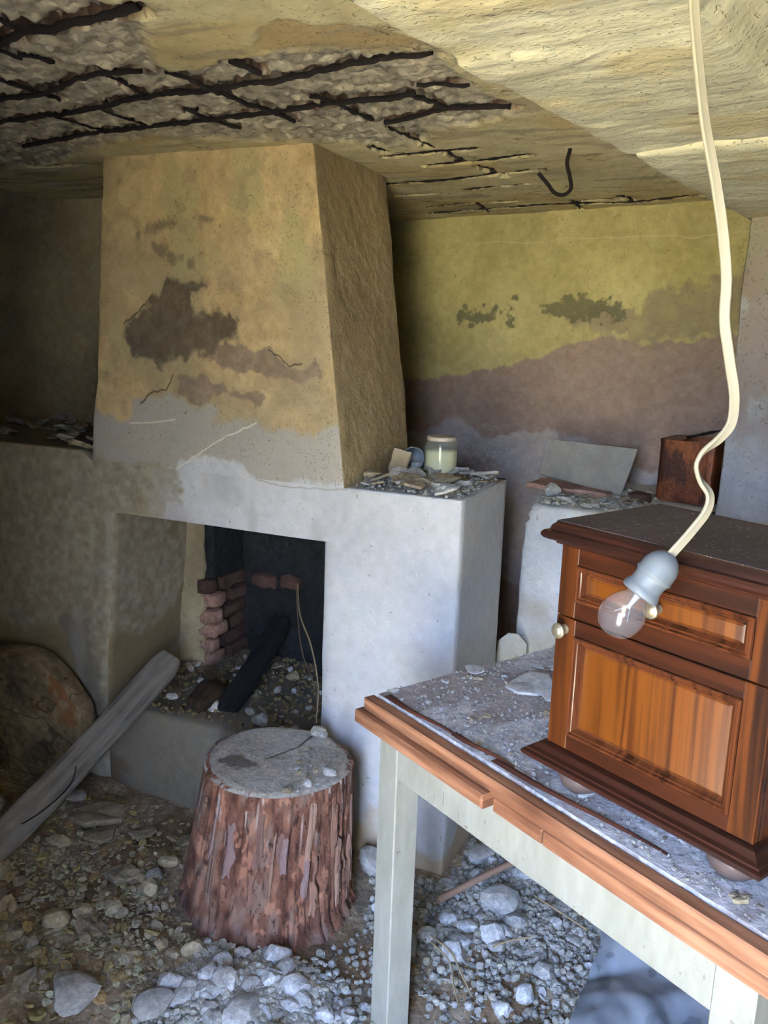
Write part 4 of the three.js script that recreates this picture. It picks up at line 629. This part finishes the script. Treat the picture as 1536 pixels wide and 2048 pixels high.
// ---------------------------------------------------------------- bulb on its flex
{
  const P = [[-0.112, 1.985, -1.116], [-0.111, 1.948, -1.117], [-0.099, 1.877, -1.122], [-0.085, 1.812, -1.128], [-0.066, 1.745, -1.136], [-0.051, 1.682, -1.142], [-0.043, 1.635, -1.146], [-0.040, 1.587, -1.147], [-0.029, 1.538, -1.152], [-0.018, 1.489, -1.157], [-0.019, 1.457, -1.156], [-0.030, 1.439, -1.152], [-0.048, 1.421, -1.144], [-0.054, 1.404, -1.141], [-0.048, 1.385, -1.144], [-0.034, 1.365, -1.150], [-0.035, 1.346, -1.149], [-0.050, 1.318, -1.143], [-0.074, 1.282, -1.133]];
  const B = P[P.length - 1], hang = thing('hanging_bulb', 'bare clear light bulb hanging on a twisted white twin flex', 'light bulb', B);
  const curve = new THREE.CatmullRomCurve3(P.map((p) => V3(p[0] - B[0], p[1] - B[1], p[2] - B[2]))), N = 220, pos = [], uv = [], idx = [], S = 16;
  const fr = V3(0.386, 0, 0.9).normalize();
  for (let i = 0; i <= N; i++) {
    const t = i / N, c = curve.getPointAt(t), tg = curve.getTangentAt(t), sd = V3().crossVectors(tg, fr).normalize(), nm = V3().crossVectors(sd, tg), tw = 0.35 * Math.sin(t * 9) + 0.9 * sstep(0.72, 0.8, t) * sstep(0.9, 0.82, t);
    const a = sd.clone().multiplyScalar(Math.cos(tw)).addScaledVector(nm, Math.sin(tw)), b = sd.clone().multiplyScalar(-Math.sin(tw)).addScaledVector(nm, Math.cos(tw));
    for (let k = 0; k <= S; k++) { const q = (k / S) * 2 * Math.PI, cx = Math.cos(q), px = Math.sign(cx) * 0.0033 * Math.min(1, Math.abs(cx) * 3) + 0.0034 * cx, py = 0.0033 * Math.sin(q) * (1 - 0.55 * Math.max(0, 1 - Math.abs(cx) * 3.2)); const v = c.clone().addScaledVector(a, px).addScaledVector(b, py); pos.push(v.x, v.y, v.z); uv.push(k / S, t * 4); }
  }
  for (let i = 0; i < N; i++) for (let k = 0; k < S; k++) { const a = i * (S + 1) + k, b = a + 1, e = a + S + 1, f = e + 1; idx.push(a, b, f, a, f, e); }
  mesh('flex', smoothNormals(fromArrays(pos, uv, idx)), std({ color: 0x938b77, roughness: 0.6 }), hang);
  const axis = V3(-0.048, -0.078, 0.021).normalize(), q = new THREE.Quaternion().setFromUnitVectors(V3(0, -1, 0), axis);
  const sock = mesh('socket', lathe([[0.006, 0.003], [0.0095, 0.002], [0.0155, -0.002], [0.021, -0.009], [0.0242, -0.018], [0.0248, -0.030], [0.0258, -0.0315], [0.0258, -0.0345], [0.0235, -0.036], [0.0225, -0.040], [0.0225, -0.050], [0.0245, -0.0545], [0.0262, -0.058], [0.0262, -0.0635], [0.0235, -0.0655], [0.0165, -0.066], [0.0155, -0.058]], 44), std({ color: 0x666c70, roughness: 0.5 }), hang);
  const bulb = mesh('glass_bulb', lathe([[0.0135, -0.056], [0.014, -0.064], [0.0165, -0.070], [0.0215, -0.0765], [0.0265, -0.0845], [0.0295, -0.093], [0.0305, -0.101], [0.0292, -0.110], [0.0255, -0.119], [0.0190, -0.1265], [0.0105, -0.1308], [0.0003, -0.1322]], 44), phys({ color: 0xf4f4f2, transmission: 0.95, thickness: 0, roughness: 0.1, ior: 1.5 }), hang);
  for (const o of [sock, bulb]) o.quaternion.copy(q);
  mesh('stem', lathe([[0.006, -0.058], [0.0045, -0.070], [0.003, -0.082], [0.0035, -0.088], [0.0003, -0.089]], 16), phys({ color: 0xf6f6f6, transmission: 0.7, thickness: 0, roughness: 0.1 }), bulb);
  for (const s of [-1, 1]) mesh('filament_wire', tube([[s * 0.002, -0.084, 0], [s * 0.006, -0.094, 0], [s * 0.011, -0.103, 0]], 0.0006, 8, 5), std({ color: 0x8c8c8c, metalness: 0.9, roughness: 0.3 }), bulb);
}
// ---------------------------------------------------------------- things on ledge, counter and ceiling
{
  const jar = thing('glass_jar', 'lidded glass preserving jar half full of pale yellow matter on the ledge', 'jar', [-0.872, 1.136, -2.47]);
  mesh('glass', lathe([[0.001, 0.001], [0.044, 0.001], [0.050, 0.006], [0.0515, 0.014], [0.0515, 0.088], [0.049, 0.099], [0.0425, 0.107], [0.0405, 0.110], [0.0405, 0.119]], 48), phys({ color: 0xf2f5ef, transmission: 0.92, thickness: 0, roughness: 0.12, ior: 1.5 }), jar);
  mesh('contents', lathe([[0.001, 0.003], [0.043, 0.003], [0.049, 0.010], [0.0505, 0.016], [0.0505, 0.076], [0.001, 0.077]], 48), std({ color: 0xe0d9b2, roughness: 0.6 }), jar).userData.label = 'pale yellow contents';
  mesh('lid', lathe([[0.0415, 0.108], [0.0455, 0.1085], [0.0465, 0.112], [0.0462, 0.1185], [0.0445, 0.1215], [0.0385, 0.1222], [0.036, 0.1205], [0.001, 0.1208]], 48), std({ color: 0xb7aa98, metalness: 0.3, roughness: 0.55 }), jar);
  const cup = mesh('tumbler', lathe([[0.001, 0.0], [0.031, 0.0], [0.0335, 0.004], [0.0345, 0.085], [0.0355, 0.088], [0.0335, 0.0885], [0.0325, 0.084], [0.0312, 0.005], [0.001, 0.004]], 40), std({ color: 0x8b949c, roughness: 0.35, metalness: 0.2 }));
  cup.position.set(-0.968, 1.183, -2.48); cup.rotation.set(1.50, 0, 0.0); cup.rotation.order = 'YXZ'; cup.rotation.y = 0.35; tag(cup, 'grey tumbler lying on its side among the ledge flakes', 'tumbler');
  const ch = mesh('plaster_chunk', roughBox({ min: [-0.027, 0, -0.009], max: [0.029, 0.075, 0.009], cell: 0.008, r: 0.006, amp: 0.012, freq: 28 }), CHIP[4]); ch.position.set(-0.972, 1.148, -2.34); ch.rotation.set(-0.35, 0.3, -0.15); tag(ch, 'cream plaster chunk propped upright in front of the tumbler', 'plaster chunk');
  const lump = bit('mortar_lump', stoneG, CHIP[0], [...((p) => [p[0], 1.06, p[1]])(room(-1.215, -2.63))], 0.036, 'bluish mortar lump at the crumbling left corner of counter', 'mortar lump');
  const bd = thing('leaning_board', 'grey cement board leaning on the counter against the wall', 'board', [...((p) => [p[0], 1.03, p[1]])(room(-1.20, -2.83))], ROOM);
  const sh = new THREE.Shape([[-0.160, 0.035], [-0.150, 0.165], [0.188, 0.162], [0.158, -0.005]].map(([x, y]) => new THREE.Vector2(x, y))), bg = new THREE.ExtrudeGeometry(sh, { depth: 0.010, bevelEnabled: true, bevelThickness: 0.002, bevelSize: 0.002, bevelSegments: 1 }); metricUV(bg);
  const face = mesh('sheet', bg, std({ map: washMap, color: 0xb5b2ae, bumpMap: plasterBump, bumpScale: 0.002 }), bd); face.rotation.x = -0.28; face.position.y = 0.012;
  const tile = mesh('terracotta_tile', roughBox({ min: [-0.15, 0, -0.09], max: [0.16, 0.02, 0.05], cell: 0.012, r: 0.006, amp: 0.01, freq: 14 }), M.brick); { const p = room(-1.225, -2.80); tile.position.set(p[0], 1.032, p[1]); tile.rotation.y = ROOM; } tag(tile, 'broken terracotta tile under the leaning board', 'tile');
  const br = mesh('brick_fragment', roughBox({ min: [-0.035, 0, -0.03], max: [0.035, 0.034, 0.03], cell: 0.01, r: 0.006, amp: 0.01, freq: 20 }), M.brickSoot); { const p = room(-0.965, -2.80); br.position.set(p[0], 1.028, p[1]); br.rotation.y = ROOM; } tag(br, 'small brick fragment beside the foot of the rusty tin', 'brick');
  const rustMap = colorMap(512, 512, [-0.25, 0.25, 0, 0.5], (x, y) => { const n = fbm2(x * 14, y * 6, 5), m = fbm2(x * 90, y * 50, 3), c = [0.47 + n * 0.2 + m * 0.14, 0.25 + n * 0.14 + m * 0.1, 0.12 + n * 0.08 + m * 0.07]; return mixc(c, [0.20, 0.10, 0.06], 0.7 * sstep(0.1, 0.4, fbm2(x * 30 + 4, y * 9, 4))); });
  M.tin = std({ map: rustMap, metalness: 0.35, roughness: 0.42, bumpMap: rescaled(coarseBump, 0.1), bumpScale: 0.0015 });
  const tp = room(-0.842, -2.962), tin = thing('oil_tin', 'rusty square oil tin with its lid cut open on the counter', 'tin', [tp[0], 1.034, tp[1]], ROOM);
  const rs = (w, r) => { const s = new THREE.Shape(); s.moveTo(-w + r, -w); s.lineTo(w - r, -w); s.quadraticCurveTo(w, -w, w, -w + r); s.lineTo(w, w - r); s.quadraticCurveTo(w, w, w - r, w); s.lineTo(-w + r, w); s.quadraticCurveTo(-w, w, -w, w - r); s.lineTo(-w, -w + r); s.quadraticCurveTo(-w, -w, -w + r, -w); return s; };
  const ext = (w, r, t, y0, y1) => { const s = rs(w, r); s.holes.push(rs(w - t, Math.max(0.002, r - t))); const g = new THREE.ExtrudeGeometry(s, { depth: y1 - y0, bevelEnabled: false, curveSegments: 6 }); g.rotateX(-Math.PI / 2); g.translate(0, y0, 0); metricUV(g); return g; };
  mesh('body', mergeGeometries([ext(0.0955, 0.02, 0.002, 0.0, 0.206), box(-0.094, 0.094, 0.001, 0.004, -0.094, 0.094).toNonIndexed()]), M.tin, tin);
  mesh('rim', ext(0.0985, 0.022, 0.004, 0.204, 0.212), M.tin, tin);
  for (const x of [-0.068, 0.055, 0.066]) { const g = new THREE.CylinderGeometry(0.0028, 0.0028, 0.19, 8); g.translate(x, 0.102, 0.0955); metricUV(g); mesh('rib', g, M.tin, tin); }
  const flap = mesh('lid_flap', roughBox({ min: [-0.09, 0, -0.09], max: [-0.03, 0.003, 0.09], cell: 0.02, r: 0.001, amp: 0.004, freq: 14 }), M.tin, tin); flap.position.y = 0.209;
  const flap2 = mesh('lid_flap', roughBox({ min: [0, -0.001, -0.03], max: [0.16, 0.002, 0.05], cell: 0.015, r: 0.001, amp: 0.016, freq: 16 }), M.rust, tin); flap2.position.set(-0.04, 0.212, -0.05); flap2.rotation.z = 0.30; flap2.userData.label = 'torn lid bent upwards';
  const hook = mesh('ceiling_hook', tube([[-0.522, 2.085, -2.41], [-0.522, 2.07, -2.41], [-0.527, 2.035, -2.408], [-0.517, 1.997, -2.412], [-0.513, 1.968, -2.414], [-0.529, 1.952, -2.407], [-0.552, 1.956, -2.397], [-0.572, 1.979, -2.389], [-0.597, 2.006, -2.378]], 0.0055, 48, 8), M.rust); tag(hook, 'rusty iron hook hanging from the ceiling', 'hook');
  const off = mesh('board_offcut', roughBox({ min: [-0.05, 0, -0.006], max: [0.05, 0.60, 0.006], cell: 0.03, r: 0.003, amp: 0.002, freq: 8, warp: (w) => [w[0], w[1] - (w[1] > 0.5 ? Math.abs(w[0] - 0.0) * 0.9 : 0), w[2]] }), M.wash); off.position.set(-0.652, 0, -2.60); off.rotation.set(-0.13, 0.1, 0); tag(off, 'pale board offcut standing in the gap between fireplace and counter', 'board');
}
// ---------------------------------------------------------------- sticks, straw and the crumpled sheet
const straw = [0x8a7355, 0x9c8664, 0x6f5a44].map((c) => std({ color: c }));
const stick = (name, pts, r, label, category, group, mat = straw[0]) => tag(mesh(name, tube(pts, r, 24, 6), mat), label, category, group);
stick('wooden_stick', [[-0.640, 0.03, -1.96], [-0.56, 0.04, -2.09], [-0.47, 0.045, -2.24]], 0.010, 'thin bare stick lying on the rubble under the table', 'stick', null, std({ color: 0x8d6f5c }));
stick('dry_stalk', [[-1.464, 0.649, -2.62], [-1.385, 0.575, -2.5], [-1.286, 0.514, -2.4], [-1.203, 0.42, -2.3], [-1.165, 0.33, -2.22]], 0.0028, 'long dry stalk hanging curved down inside the firebox', 'stalk', null, straw[1]);
stick('dry_stalk', [[-1.470, 0.645, -2.62], [-1.405, 0.56, -2.52], [-1.34, 0.46, -2.44], [-1.22, 0.34, -2.36]], 0.002, 'thinner dry stalk beside the long one inside the firebox', 'stalk', null, straw[2]);
stick('rusty_wire', [[-1.86, 0.20, -1.90], [-1.80, 0.225, -1.83], [-1.752, 0.20, -1.75], [-1.775, 0.155, -1.66], [-1.85, 0.10, -1.60]], 0.0022, 'rusty wire looped over the leaning plank', 'wire', null, M.rust);
for (const p of [[[-0.61, 0.03, -1.82], [-0.54, 0.035, -1.78], [-0.487, 0.03, -1.72], [-0.45, 0.02, -1.68]], [[-0.60, 0.03, -1.80], [-0.53, 0.03, -1.75], [-0.50, 0.025, -1.69], [-0.47, 0.02, -1.64]], [[-0.40, 0.03, -2.10], [-0.335, 0.03, -2.068], [-0.24, 0.025, -2.03]], [[-0.45, 0.03, -1.85], [-0.42, 0.035, -1.88], [-0.37, 0.03, -1.93]]]) stick('dry_twig', p, 0.0022, 'thin dry twig on the pale rubble under the table', 'twig', 'dry twigs under the table', straw[1]);
for (let i = 0; i < 22; i++) { const x = rr(-2.35, -2.0), z = rr(-1.97, -1.72), a = rr(-0.7, 0.5), L = rr(0.1, 0.24), y = floorH(x, z) + rr(0.01, 0.05); stick('straw_stem', [[x - Math.cos(a) * L / 2, y, z - Math.sin(a) * L / 2], [x, y + rr(0, 0.02), z], [x + Math.cos(a) * L / 2, y - 0.005, z + Math.sin(a) * L / 2]], 0.0014, 'dry straw stem heaped before the leaning stone slab', 'straw', 'dry straw at far left', straw[i % 3]); }
{
  const g = grid(60, 50, (s, t) => { const x = lerp(-0.21, 0.26, s) + 0.02 * vn2(t * 4, 2) * (1 - s), z = lerp(-2.02, -1.62, t) + 0.02 * vn2(s * 4, 5), d = x * 0.6 + z * 0.8, y = 0.045 + 0.03 * Math.abs(Math.sin(d * 16 + 1.3 * fbm2(x * 5, z * 5, 3))) + 0.035 * fbm2(x * 7, z * 7, 3) - 0.02 * sstep(0.1, 0, s); return [x, y, z, x, z]; });
  const g2 = g.clone(); { const p = g2.attributes.position; for (let i = 0; i < p.count; i++) p.setY(i, p.getY(i) - 0.002); g2.setIndex([...g2.index.array].reverse()); }
  const sm = colorMap(256, 256, [0, 0.5, 0, 0.5], (x, y) => { const n = fbm2(x * 14, y * 14, 4), c = [0.52 + n * 0.12, 0.53 + n * 0.12, 0.54 + n * 0.12]; return mixc(c, [0.40, 0.41, 0.42], 0.7 * sstep(0.15, 0.3, fbm2(x * 30, y * 30, 3))); });
  tag(mesh('plastic_sheet', joined([g, g2]), std({ map: sm, roughness: 0.55 })), 'crumpled grey plastic sheet on the floor under the table', 'plastic sheet');
}
renderer.render(scene, camera);
